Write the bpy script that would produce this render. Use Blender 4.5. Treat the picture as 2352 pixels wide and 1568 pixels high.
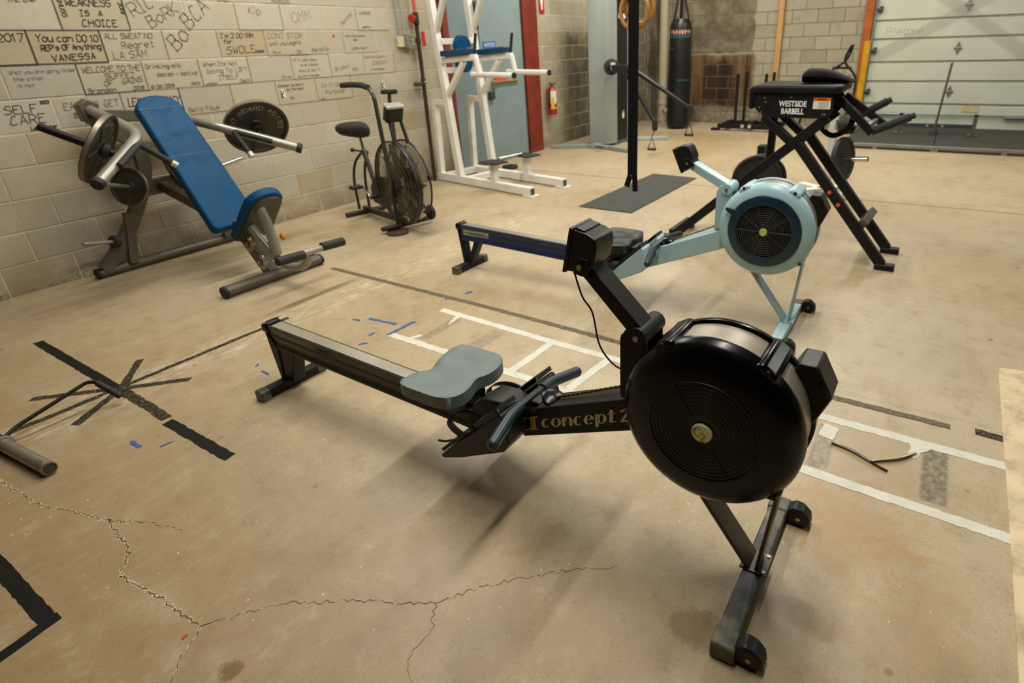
import bpy, bmesh, math, random
from mathutils import Vector, Matrix
for o in list(bpy.data.objects): bpy.data.objects.remove(o)
SC = bpy.context.scene
COL = SC.collection
RND = random.Random(7)
PI = math.pi

# ------------------------------------------------------------------ camera
yaw, pitch, roll = 0.5530945, 0.4186662, -0.0353179
F = Vector((math.cos(yaw)*math.cos(pitch), math.sin(yaw)*math.cos(pitch), -math.sin(pitch)))
R0 = Vector((math.sin(yaw), -math.cos(yaw), 0)); U0 = R0.cross(F)
Rv = R0*math.cos(roll) + U0*math.sin(roll); Uv = Rv.cross(F)
cd = bpy.data.cameras.new('camera'); cam = bpy.data.objects.new('camera', cd); COL.objects.link(cam)
cam.matrix_world = Matrix(((Rv.x, Uv.x, -F.x, 0), (Rv.y, Uv.y, -F.y, 0), (Rv.z, Uv.z, -F.z, 1.4305), (0, 0, 0, 1)))
cd.sensor_width = 36.0; cd.sensor_fit = 'HORIZONTAL'
cd.lens = 1337.9/2352*36
cd.shift_x = -150.36/2352; cd.shift_y = -86.57/2352
cd.clip_start = .02; cd.clip_end = 60
cd.dof.use_dof = True; cd.dof.focus_distance = 1.8; cd.dof.aperture_fstop = 3.2
SC.camera = cam

# ------------------------------------------------------------------ world, lights, exposure
W = bpy.data.worlds.new('world'); SC.world = W; W.use_nodes = True
W.node_tree.nodes['Background'].inputs[0].default_value = (.9, .85, .75, 1)
W.node_tree.nodes['Background'].inputs[1].default_value = 0.05
SC.view_settings.view_transform = 'Standard'; SC.view_settings.look = 'None'
SC.view_settings.gamma = 1.0; SC.view_settings.use_curve_mapping = False
SC.view_settings.exposure = -0.08
CEIL = 4.3
def strip_light(x, y, L, power):
    d = bpy.data.lights.new('strip_light', 'AREA'); d.shape = 'RECTANGLE'; d.size = L; d.size_y = .16
    d.energy = power; d.color = (1.0, .972, .89)
    o = bpy.data.objects.new('strip_light', d); o.location = (x, y, 3.65); COL.objects.link(o)
for yy, x0, x1, pw in ((.68, .7, 3.4, 118), (.68, 5.6, 9.9, 142), (3.6, 1.6, 4.1, 112), (3.6, 5.6, 9.9, 175), (-3.5, .7, 4.1, 24), (-3.5, 5.6, 9.9, 95)):
    strip_light((x0+x1)/2, yy, x1-x0, pw)

# ------------------------------------------------------------------ materials
def lin(c):
    if isinstance(c, str): c = [int(c[i:i+2], 16) for i in (1, 3, 5)]
    return tuple((v/255/12.92 if v/255 <= .04045 else ((v/255+.055)/1.055)**2.4) for v in c) + (1,)
MATS = {}
class NT:
    def __init__(s, name):
        s.m = bpy.data.materials.new(name); s.m.use_nodes = True; s.t = s.m.node_tree; s.n = s.t.nodes; s.b = s.n['Principled BSDF']
    def new(s, kind, **kw):
        nd = s.n.new(kind)
        for k, v in kw.items(): setattr(nd, k, v)
        return nd
    def link(s, a, b): s.t.links.new(a, b)
    def setin(s, nd, key, v):
        if hasattr(v, 'links') or hasattr(v, 'is_output'): s.link(v, nd.inputs[key])
        else: nd.inputs[key].default_value = v
    def noise(s, vec, scale, detail=4, rough=.55):
        nd = s.new('ShaderNodeTexNoise'); s.link(vec, nd.inputs['Vector']); nd.inputs['Scale'].default_value = scale
        nd.inputs['Detail'].default_value = detail; nd.inputs['Roughness'].default_value = rough; return nd.outputs['Fac']
    def ramp(s, fac, p0, p1, c0=(0, 0, 0, 1), c1=(1, 1, 1, 1)):
        nd = s.new('ShaderNodeValToRGB'); s.link(fac, nd.inputs[0]); e = nd.color_ramp.elements
        e[0].position = p0; e[1].position = p1; e[0].color = c0; e[1].color = c1; return nd.outputs['Color']
    def mix(s, fac, a, b, mode='MIX'):
        nd = s.new('ShaderNodeMix', data_type='RGBA', blend_type=mode)
        s.setin(nd, 0, fac); s.setin(nd, 6, a); s.setin(nd, 7, b); return nd.outputs[2]
    def math(s, op, a, b=0.0, c=0.0, clamp=False):
        nd = s.new('ShaderNodeMath', operation=op, use_clamp=clamp); s.setin(nd, 0, a); s.setin(nd, 1, b); s.setin(nd, 2, c); return nd.outputs[0]
    def objc(s): return s.new('ShaderNodeTexCoord').outputs['Object']
    def pos(s): return s.new('ShaderNodeNewGeometry').outputs['Position']
    def xyz(s, v):
        nd = s.new('ShaderNodeSeparateXYZ'); s.link(v, nd.inputs[0]); return nd.outputs
    def bump(s, h, strength=.3, dist=.002):
        nd = s.new('ShaderNodeBump'); s.link(h, nd.inputs['Height']); nd.inputs['Strength'].default_value = strength
        nd.inputs['Distance'].default_value = dist; s.link(nd.outputs[0], s.b.inputs['Normal'])
    def between(s, v, a, b, soft):   # 1 inside a..b
        up = s.new('ShaderNodeMapRange', interpolation_type='SMOOTHSTEP'); s.link(v, up.inputs[0])
        up.inputs[1].default_value = a-soft; up.inputs[2].default_value = a+soft
        dn = s.new('ShaderNodeMapRange', interpolation_type='SMOOTHSTEP'); s.link(v, dn.inputs[0])
        dn.inputs[1].default_value = b-soft; dn.inputs[2].default_value = b+soft; dn.inputs[3].default_value = 1; dn.inputs[4].default_value = 0
        return s.math('MULTIPLY', up.outputs[0], dn.outputs[0])
def M(name, col, rough=.5, metal=0., var=.12, scale=14., bump=0., bscale=120., dirt=None, dirtamt=.5, spec=.5, coat=0.):
    if name in MATS: return MATS[name]
    k = NT(name); c = lin(col); v = k.objc()
    f = k.noise(v, scale, 5)
    lo = tuple(x*(1-var) for x in c[:3])+(1,); hi = tuple(min(1, x*(1+var)) for x in c[:3])+(1,)
    out = k.ramp(f, .3, .7, lo, hi)
    if dirt:
        g = k.ramp(k.noise(v, scale*.6+3, 6, .7), .48, .72); out = k.mix(k.math('MULTIPLY', g, dirtamt), out, lin(dirt))
        r = k.math('MULTIPLY_ADD', g, .25, rough, True); k.link(r, k.b.inputs['Roughness'])
    else:
        k.link(k.math('MULTIPLY_ADD', f, .16, rough-.08, True), k.b.inputs['Roughness'])
    k.link(out, k.b.inputs['Base Color']); k.b.inputs['Metallic'].default_value = metal
    k.b.inputs['Specular IOR Level'].default_value = spec; k.b.inputs['Coat Weight'].default_value = coat
    if bump: k.bump(k.noise(v, bscale, 3), bump, .002)
    MATS[name] = k.m; return k.m
# ------------------------------------------------------------------ mesh helpers
class MB:
    def __init__(s): s.v = []; s.f = []
    def add(s, vs, fs):
        n = len(s.v); s.v += [Vector(p) for p in vs]; s.f += [tuple(i+n for i in f) for f in fs]; return s
    def box(s, c, size, rot=None):
        hx, hy, hz = size[0]/2, size[1]/2, size[2]/2; c = Vector(c)
        vs = [Vector((x, y, z)) for x in (-hx, hx) for y in (-hy, hy) for z in (-hz, hz)]
        if rot is not None: vs = [rot @ p for p in vs]
        return s.add([c+p for p in vs], [(0, 1, 3, 2), (4, 6, 7, 5), (0, 4, 5, 1), (2, 3, 7, 6), (0, 2, 6, 4), (1, 5, 7, 3)])
    def bar(s, a, b, w, h, up=(0, 0, 1), taper=1.):
        a, b = Vector(a), Vector(b); d = (b-a).normalized(); up = Vector(up)
        sd = d.cross(up)
        if sd.length < 1e-4: sd = d.cross(Vector((1, 0, 0)))
        sd.normalize(); u = sd.cross(d)
        vs = []
        for p, t in ((a, 1.), (b, taper)):
            for i, j in ((-1, -1), (1, -1), (1, 1), (-1, 1)): vs.append(p+sd*(i*w/2*t)+u*(j*h/2*t))
        return s.add(vs, [(3, 2, 1, 0), (4, 5, 6, 7), (0, 1, 5, 4), (1, 2, 6, 5), (2, 3, 7, 6), (3, 0, 4, 7)])
    def tube(s, pts, r, n=12, cap=True, closed=False):
        pts = [Vector(p) for p in pts]; m = len(pts); rs = r if isinstance(r, (list, tuple)) else [r]*m
        T = []
        for i in range(m):
            a = pts[i-1] if (i > 0 or closed) else pts[0]; b = pts[(i+1) % m] if (i < m-1 or closed) else pts[-1]
            T.append((b-a).normalized())
        u = T[0].orthogonal().normalized(); vs = []
        for i in range(m):
            u = (u - T[i]*u.dot(T[i])).normalized(); w = T[i].cross(u)
            for k in range(n):
                a = 2*PI*k/n; vs.append(pts[i]+(u*math.cos(a)+w*math.sin(a))*rs[i])
        fs = []
        for i in range(m if closed else m-1):
            i2 = (i+1) % m
            for k in range(n):
                k2 = (k+1) % n; fs.append((i*n+k, i*n+k2, i2*n+k2, i2*n+k))
        if cap and not closed:
            fs.append(tuple(range(n-1, -1, -1))); fs.append(tuple((m-1)*n+k for k in range(n)))
        return s.add(vs, fs)
    def cyl(s, a, b, r, n=20, r2=None): return s.tube([a, b], [r, r if r2 is None else r2], n)
    def lathe(s, prof, o=(0, 0, 0), axis=(0, 0, 1), n=40, close=True):
        # prof: (radius, along axis)
        ax = Vector(axis).normalized(); u = ax.orthogonal().normalized(); w = ax.cross(u); o = Vector(o); vs = []; fs = []
        m = len(prof)
        for r, t in prof:
            for k in range(n):
                a = 2*PI*k/n; vs.append(o+ax*t+(u*math.cos(a)+w*math.sin(a))*max(r, 1e-5))
        for i in range(m-1):
            for k in range(n):
                k2 = (k+1) % n; fs.append((i*n+k, i*n+k2, (i+1)*n+k2, (i+1)*n+k))
        if close: fs.append(tuple(range(n-1, -1, -1))); fs.append(tuple((m-1)*n+k for k in range(n)))
        return s.add(vs, fs)
    def torus(s, c, R, r, axis, n=48, m=8):
        return s.lathe([(R+r*math.cos(2*PI*i/m), r*math.sin(2*PI*i/m)) for i in range(m+1)], c, axis, n, False)
    def prism(s, poly, a, b, fn):
        # poly 2D points; fn(p2, t) -> 3D ; extruded t=a..b
        n = len(poly); vs = [fn(p, a) for p in poly]+[fn(p, b) for p in poly]
        fs = [tuple(range(n-1, -1, -1)), tuple(range(n, 2*n))]
        for i in range(n): j = (i+1) % n; fs.append((i, j, n+j, n+i))
        return s.add(vs, fs)
    def sphere(s, c, r, n=12, sc=(1, 1, 1)):
        c = Vector(c); vs = []; fs = []
        for i in range(n//2+1):
            t = PI*i/(n//2)
            for k in range(n):
                a = 2*PI*k/n; vs.append(c+Vector((math.sin(t)*math.cos(a)*r*sc[0], math.sin(t)*math.sin(a)*r*sc[1], math.cos(t)*r*sc[2])))
        for i in range(n//2):
            for k in range(n):
                k2 = (k+1) % n; fs.append((i*n+k, (i+1)*n+k, (i+1)*n+k2, i*n+k2))
        return s.add(vs, fs)
    def mesh(s, name, mat, off=None, rz=0., smooth=40.):
        me = bpy.data.meshes.new(name); vs = s.v
        if off is not None:
            mi = (Matrix.Translation(Vector(off)) @ Matrix.Rotation(rz, 4, 'Z')).inverted(); vs = [mi @ p for p in vs]
        me.from_pydata([tuple(p) for p in vs], [], s.f); me.validate()
        bm = bmesh.new(); bm.from_mesh(me); bmesh.ops.remove_doubles(bm, verts=bm.verts, dist=1e-6)
        bmesh.ops.recalc_face_normals(bm, faces=bm.faces); bm.to_mesh(me); bm.free()
        if smooth:
            for p in me.polygons: p.use_smooth = True
            me.set_sharp_from_angle(angle=math.radians(smooth))
        me.materials.append(mat); return me
    def build(s, name, mat, parent=None, bevel=0., seg=2, world=False, smooth=40., subsurf=0):
        off = None; rz = 0
        if world and parent is not None:
            pt = parent if parent.type == 'EMPTY' or parent.parent is None else parent.parent
            off = pt.location; rz = pt.rotation_euler.z
        me = s.mesh(name, mat, off, rz, smooth); o = bpy.data.objects.new(name, me); COL.objects.link(o)
        if parent is not None: o.parent = parent
        if bevel:
            md = o.modifiers.new('bevel', 'BEVEL'); md.width = bevel; md.segments = seg; md.limit_method = 'ANGLE'; md.angle_limit = math.radians(38); md.use_clamp_overlap = True
            md.harden_normals = False
        if subsurf:
            md = o.modifiers.new('sub', 'SUBSURF'); md.levels = subsurf; md.render_levels = subsurf
        return o
def tag(o, label, cat, group=None, kind=None):
    if label: o['label'] = label
    if cat: o['category'] = cat
    if group: o['group'] = group
    if kind: o['kind'] = kind
    return o
def thing(name, label, cat, loc=(0, 0, 0), rz=0., group=None):
    o = bpy.data.objects.new(name, None); o.empty_display_size = .1; COL.objects.link(o)
    o.location = loc; o.rotation_euler = (0, 0, rz); return tag(o, label, cat, group)
def structure(o): o['kind'] = 'structure'; return o
def arc(c, r, a0, a1, n, e1, e2):
    c, e1, e2 = Vector(c), Vector(e1), Vector(e2)
    return [c+e1*(r*math.cos(a0+(a1-a0)*i/n))+e2*(r*math.sin(a0+(a1-a0)*i/n)) for i in range(n+1)]
def spline(pts, n=8):
    pts = [Vector(p) for p in pts]; out = []
    for i in range(len(pts)-1):
        p0 = pts[max(i-1, 0)]; p1 = pts[i]; p2 = pts[i+1]; p3 = pts[min(i+2, len(pts)-1)]
        for k in range(n):
            t = k/n
            out.append(.5*((2*p1)+(p2-p0)*t+(2*p0-5*p1+4*p2-p3)*t*t+(3*p1-p0-3*p2+p3)*t**3))
    return out+[pts[-1]]
def fillet(pts, r, n=5):
    pts = [Vector(p) for p in pts]; out = [pts[0]]
    for i in range(1, len(pts)-1):
        a, b, c = pts[i-1], pts[i], pts[i+1]; d1 = (a-b); d2 = (c-b); t = min(r, d1.length*.45, d2.length*.45)
        p = b+d1.normalized()*t; q = b+d2.normalized()*t
        for k in range(n+1):
            s = k/n; out.append(p*(1-s)**2+b*2*s*(1-s)+q*s*s)
    return out+[pts[-1]]
def roundrect(w, h, r, n=5, cx=0, cy=0):
    out = []
    for (sx, sy, a) in ((1, 1, 0), (-1, 1, PI/2), (-1, -1, PI), (1, -1, 3*PI/2)):
        for k in range(n+1):
            t = a+PI/2*k/n; out.append((cx+sx*(w/2-r)+r*math.cos(t), cy+sy*(h/2-r)+r*math.sin(t)))
    return out
# ---- hand lettering: single-stroke glyphs on a 6 x 9 grid (a,b,c = below the base line)
G = {'A':"00 39 60|13 53",'B':"00 09 49 58 56 45 05|45 63 61 50 00",'C':"58 49 29 17 02 10 40 51",'D':"00 09 39 67 62 30 00",'E':"69 09 00 60|05 45",
'F':"69 09 00|05 45",'G':"58 39 17 02 20 50 64 34",'H':"09 00|69 60|05 65",'I':"19 59|39 30|10 50",'J':"69 62 40 20 02",'K':"09 00|69 04 60",'L':"09 00 60",
'M':"00 09 34 69 60",'N':"00 09 60 69",'O':"29 07 02 20 40 62 67 49 29",'P':"00 09 49 67 65 44 04",'Q':"29 07 02 20 40 62 67 49 29|42 60",'R':"00 09 49 67 65 44 04|34 60",
'S':"68 49 29 07 06 64 62 40 20 01",'T':"09 69|39 30",'U':"09 02 20 40 62 69",'V':"09 30 69",'W':"09 10 35 50 69",'X':"09 60|69 00",'Y':"09 35 69|35 30",'Z':"09 69 00 60",
'0':"29 07 02 20 40 62 67 49 29",'1':"17 39 30",'2':"07 29 49 67 65 00 60",'3':"08 39 68 66 35 64 62 40 01",'4':"40 49 03 63",'5':"69 19 05 45 63 61 40 00",
'6':"59 29 05 02 20 40 62 64 45 05",'7':"09 69 20",'8':"25 07 29 49 67 25 03 02 20 40 62 63 45 25",'9':"64 25 07 29 49 67 62 40",
'a':"55 36 16 04 02 10 30 52|56 50",'b':"09 00|04 26 46 64 62 40 20 02",'c':"56 26 04 02 20 50",'d':"69 60|64 46 26 04 02 20 40 62",'e':"03 63 56 26 04 02 20 50",
'f':"69 49 37 30|16 56",'g':"64 46 26 04 02 20 40 62|66 6b 4c 1c",'h':"09 00|04 26 46 64 60",'i':"36 30|38 39",'j':"46 4b 2c",'k':"09 00|56 03 60",'l':"39 30",
'm':"00 06|04 16 35 30|35 56 65 60",'n':"00 06|04 26 46 64 60",'o':"26 04 02 20 40 62 64 46 26",'p':"06 0c|04 26 46 64 62 40 20 02",'r':"06 00|04 26 56",
's':"55 36 16 04 53 52 30 01",'t':"39 31 50|16 56",'u':"06 02 20 40 62|66 60",'v':"06 30 66",'w':"06 10 34 50 66",'x':"06 60|66 00",'y':"06 30|66 1c",'z':"06 66 00 60",
"'":"39 37",'-':"14 54",'!':"39 33|31 30",'.':"30 31",'/':"00 69",'#':"10 29|40 59|03 63|06 66",',':"31 1a"}
NARROW = set("Iil'!.1,")
def strokes(txt, h, adv=8.0, jit=.35, rnd=RND):
    u = h/9; x = 0; out = []
    for ch in txt:
        if ch in G:
            ox = -2 if ch in NARROW else 0
            for pl in G[ch].split('|'):
                ps = []
                for q in pl.split():
                    yy = -(ord(q[1])-96) if q[1].isalpha() else int(q[1])
                    ps.append(((x+ox+int(q[0])+rnd.uniform(-jit, jit))*u, (yy+rnd.uniform(-jit, jit))*u))
                out.append(ps)
            x += adv-(3.2 if ch in NARROW else 0)
        else: x += adv*.6
    return out, x*u
def ribbons(mb, pls, w, fn):
    for ps in pls:
        for (x0, y0), (x1, y1) in zip(ps, ps[1:]):
            L = math.hypot(x1-x0, y1-y0)
            if L < 1e-6: continue
            nx, ny = -(y1-y0)/L*w/2, (x1-x0)/L*w/2; ex, ey = (x1-x0)/L*w*.3, (y1-y0)/L*w*.3
            mb.add([fn(x0-ex+nx, y0-ey+ny), fn(x0-ex-nx, y0-ey-ny), fn(x1+ex-nx, y1+ey-ny), fn(x1+ex+nx, y1+ey+ny)], [(0, 1, 2, 3)])
def nibletters(mb, pls, wx, wy, fn, t=0.0):
    # broad-nib stroke: thick uprights, thin cross strokes
    for ps in pls:
        sm = [(p.x, p.y) for p in spline([(a, b, 0) for a, b in ps], 5)] if len(ps) > 2 else ps
        for (x0, y0), (x1, y1) in zip(sm, sm[1:]):
            L = math.hypot(x1-x0, y1-y0)
            if L < 1e-6: continue
            w = wx*abs(y1-y0)/L+wy*abs(x1-x0)/L
            nx, ny = -(y1-y0)/L*w/2, (x1-x0)/L*w/2; ex, ey = (x1-x0)/L*wy*.4, (y1-y0)/L*wy*.4
            mb.add([fn(x0-ex+nx, y0-ey+ny), fn(x0-ex-nx, y0-ey-ny), fn(x1+ex-nx, y1+ey-ny), fn(x1+ex+nx, y1+ey+ny)], [(0, 1, 2, 3)])
_dg = []
def text_mesh(name, txt, size, mat, fn, parent=None, extrude=.0, world=False, align='CENTER', bold=0.):
    c = bpy.data.curves.new('t', 'FONT'); c.body = txt; c.size = size; c.align_x = align; c.align_y = 'CENTER'; c.resolution_u = 3; c.offset = bold
    o = bpy.data.objects.new('t', c); COL.objects.link(o); dg = bpy.context.evaluated_depsgraph_get(); dg.update()
    me = bpy.data.meshes.new_from_object(o.evaluated_get(dg)); mb = MB()
    mb.add([fn(v.co.x, v.co.y) for v in me.vertices], [tuple(p.vertices) for p in me.polygons])
    bpy.data.objects.remove(o); bpy.data.curves.remove(c); bpy.data.meshes.remove(me)
    return mb.build(name, mat, parent, world=world, smooth=0)

def display_word(mb, txt, xh, fn, k=1.0, gap=.006):
    # high-contrast display lettering: thick stems and bowls, hairline joins. returns the advance
    x = 0.; st = .0105*k*xh/.034
    def quad(p): mb.add([fn(*q) for q in p], [(0, 1, 2, 3)])
    def ring(cx, rx, a0, a1, n=22, cy=None, ry=None):
        cy = xh/2 if cy is None else cy; ry = xh/2 if ry is None else ry; ix, iy = max(rx-st, rx*.3), ry*.88
        for i in range(n):
            t0 = math.radians(a0+(a1-a0)*i/n); t1 = math.radians(a0+(a1-a0)*(i+1)/n)
            quad([(cx+rx*math.cos(t0), cy+ry*math.sin(t0)), (cx+rx*math.cos(t1), cy+ry*math.sin(t1)), (cx+ix*math.cos(t1), cy+iy*math.sin(t1)), (cx+ix*math.cos(t0), cy+iy*math.sin(t0))])
    def stem(x0, y0, y1): quad([(x0, y0), (x0+st, y0), (x0+st, y1), (x0, y1)])
    W_ = {'c': .030, 'o': .034, 'n': .034, 'e': .032, 'p': .035, 't': .024, 'C': .034, '2': .030}
    for ch in txt:
        w = W_[ch]*k*xh/.034
        if ch in 'cC': ring(x+w/2, w/2, 48, 312)
        elif ch == 'o': ring(x+w/2, w/2, 0, 360, 30)
        elif ch == 'e': ring(x+w/2, w/2, 0, 318); quad([(x+st*.8, xh*.47), (x+w-.001, xh*.47), (x+w-.001, xh*.55), (x+st*.8, xh*.55)])
        elif ch == 'n': stem(x, 0, xh); ring(x+st*.5+(w-st*.5)/2, (w-st*.5)/2, 0, 180, 14, xh*.62, xh*.38); stem(x+w-st, 0, xh*.62)
        elif ch == 'p': stem(x, -xh*.34, xh); ring(x+st*.35+(w-st*.35)/2, (w-st*.35)/2, 0, 360, 30)
        elif ch == 't': stem(x+w*.2, 0, xh*1.35); quad([(x-.001, xh*.90), (x+w*.9, xh*.90), (x+w*.9, xh), (x-.001, xh)]); quad([(x+w*.2, 0), (x+w, xh*.06), (x+w, xh*.16), (x+w*.2, xh*.10)])
        elif ch == '2':
            ring(x+w*.46, w*.46, -28, 165, 16, xh*.93, xh*.36); p0 = (x+w*.46+w*.46*math.cos(math.radians(-28)), xh*.93+xh*.36*math.sin(math.radians(-28)))
            quad([(p0[0]-st*.95, p0[1]+xh*.02), p0, (x+w*.30, xh*.10), (x, 0)]); quad([(x, 0), (x+w, 0), (x+w*1.02, xh*.22), (x+w*.22, xh*.14)])
        x += w+gap*k*xh/.034
    return x
# ------------------------------------------------------------------ the room
YW, XF, C8 = 5.1235, 11.1, .2032
def floor_mat():
    k = NT('concrete_floor'); v = k.pos()
    n1 = k.noise(v, .55, 6, .6); n2 = k.noise(v, 2.2, 8, .65); n3 = k.noise(v, 9, 8, .7); n4 = k.noise(v, 90, 4, .7); n5 = k.noise(v, 320, 3, .7)
    mp = k.new('ShaderNodeMapping'); k.link(v, mp.inputs[0]); mp.inputs['Scale'].default_value = (1, 3.2, 1); mp.inputs['Rotation'].default_value = (0, 0, .5)
    streak = k.noise(mp.outputs[0], 5, 7, .7)
    c = k.ramp(n1, .36, .64, lin('#ad9876'), lin('#bbaa8c'))
    x, y, z = k.xyz(v)
    # slab colour turns darker and browner toward the near end, paler toward the far side
    near = k.new('ShaderNodeMapRange', interpolation_type='SMOOTHSTEP'); k.link(k.math('ADD', x, k.math('MULTIPLY', n2, .8)), near.inputs[0])
    near.inputs[1].default_value = .5; near.inputs[2].default_value = 2.0; near.inputs[3].default_value = 1; near.inputs[4].default_value = 0
    c = k.mix(k.math('MULTIPLY', near.outputs[0], .66), c, lin('#866536'))
    c = k.mix(k.math('MULTIPLY', k.ramp(n2, .50, .72), .55), c, lin('#86693f'))
    c = k.mix(k.math('MULTIPLY', k.ramp(n2, .30, .47, (1, 1, 1, 1), (0, 0, 0, 1)), .35), c, lin('#c6bca2'))
    c = k.mix(k.math('MULTIPLY', k.ramp(streak, .52, .85), .30), c, lin('#c6b596'))
    c = k.mix(k.math('MULTIPLY', k.ramp(streak, .2, .45, (1, 1, 1, 1), (0, 0, 0, 1)), .22), c, lin('#917a56'))
    c = k.mix(k.math('MULTIPLY', k.ramp(n3, .52, .75), .50), c, lin('#7d6544')); c = k.mix(k.math('MULTIPLY', k.ramp(n3, .28, .45, (1, 1, 1, 1), (0, 0, 0, 1)), .35), c, lin('#cdbf9f'))
    c = k.mix(k.math('MULTIPLY', k.ramp(n4, .55, .74), .55), c, lin('#7a6444'))
    c = k.mix(k.math('MULTIPLY', k.ramp(n4, .25, .36, (1, 1, 1, 1), (0, 0, 0, 1)), .35), c, lin('#dccba8'))
    c = k.mix(k.math('MULTIPLY', k.ramp(n5, .5, .72), .46), c, lin('#6f5a3a')); c = k.mix(k.math('MULTIPLY', k.ramp(n5, .28, .45, (1, 1, 1, 1), (0, 0, 0, 1)), .26), c, lin('#d8caa8'))
    # drips and spots with shapes of their own
    vo = k.new('ShaderNodeTexVoronoi'); k.link(v, vo.inputs['Vector']); vo.inputs['Scale'].default_value = 5.5; vo.inputs['Randomness'].default_value = 1
    sp = k.math('MULTIPLY', k.ramp(vo.outputs['Distance'], .05, .085, (1, 1, 1, 1), (0, 0, 0, 1)), k.ramp(k.noise(v, 1.3, 2), .5, .6))
    c = k.mix(k.math('MULTIPLY', sp, .55), c, lin('#6f522c'))
    vo2 = k.new('ShaderNodeTexVoronoi'); k.link(v, vo2.inputs['Vector']); vo2.inputs['Scale'].default_value = 23; vo2.inputs['Randomness'].default_value = 1
    sp2 = k.math('MULTIPLY', k.ramp(vo2.outputs['Distance'], .05, .085, (1, 1, 1, 1), (0, 0, 0, 1)), k.ramp(k.noise(v, 2.3, 3), .50, .58))
    c = k.mix(k.math('MULTIPLY', sp2, .7), c, lin('#efe6cf'))
    def blob(cx, cy, rx, ry, col, amt):
        nonlocal c
        dx = k.math('DIVIDE', k.math('SUBTRACT', x, cx), rx); dy = k.math('DIVIDE', k.math('SUBTRACT', y, cy), ry)
        d = k.math('ADD', k.math('MULTIPLY', dx, dx), k.math('MULTIPLY', dy, dy)); d = k.math('ADD', d, k.math('MULTIPLY', k.math('SUBTRACT', n3, .5), 6.0)); d = k.math('ADD', d, k.math('MULTIPLY', k.math('SUBTRACT', n4, .5), 3.0))
        c = k.mix(k.math('MULTIPLY', k.ramp(d, .1, 1.5, (1, 1, 1, 1), (0, 0, 0, 1)), amt), c, lin(col))
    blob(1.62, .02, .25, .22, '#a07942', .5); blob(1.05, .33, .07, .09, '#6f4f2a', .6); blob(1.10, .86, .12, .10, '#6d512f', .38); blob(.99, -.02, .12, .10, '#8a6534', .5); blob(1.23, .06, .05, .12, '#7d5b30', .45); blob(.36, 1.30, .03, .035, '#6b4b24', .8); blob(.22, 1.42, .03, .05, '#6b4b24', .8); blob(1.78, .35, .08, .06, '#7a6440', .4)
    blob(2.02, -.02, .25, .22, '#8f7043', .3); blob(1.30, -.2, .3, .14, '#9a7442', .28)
    blob(8.2, 3.0, 1.3, .5, '#a2804d', .5); blob(9.4, 3.4, .6, 1.2, '#8a6839', .5)
    # rubbed-off tape residue
    def resid(x0, x1, y0, y1, amt, col='#6c6453'):
        nonlocal c
        m = k.math('MULTIPLY', k.between(x, x0, x1, .008), k.between(y, y0, y1, .008))
        m = k.math('MULTIPLY', m, k.ramp(k.noise(v, 38, 5, .7), .3, .55)); c = k.mix(k.math('MULTIPLY', m, amt), c, lin(col))
    band = k.math('MULTIPLY', k.between(y, 2.97, 3.22, .06), k.between(x, .35, 4.3, .4)); c = k.mix(k.math('MULTIPLY', k.math('MULTIPLY', band, k.ramp(k.noise(mp.outputs[0], 9, 6, .75), .48, .62)), .55), c, lin('#d9cdb0'))
    resid(1.87, 2.2, -.245, -.165, .95); resid(1.87, 2.16, .13, .20, .7); resid(1.95, 2.24, 2.17, 2.23, .55); resid(1.92, 2.22, 1.84, 1.93, .45)
    resid(2.43, 2.455, -.4, 3.3, .18)
    k.link(c, k.b.inputs['Base Color'])
    k.link(k.math('MULTIPLY_ADD', n2, .28, .30, True), k.b.inputs['Roughness']); k.b.inputs['Specular IOR Level'].default_value = .42
    h = k.math('ADD', k.math('MULTIPLY', n4, .35), k.math('MULTIPLY', n3, .5)); k.bump(h, .18, .004)
    return k.m
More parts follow.
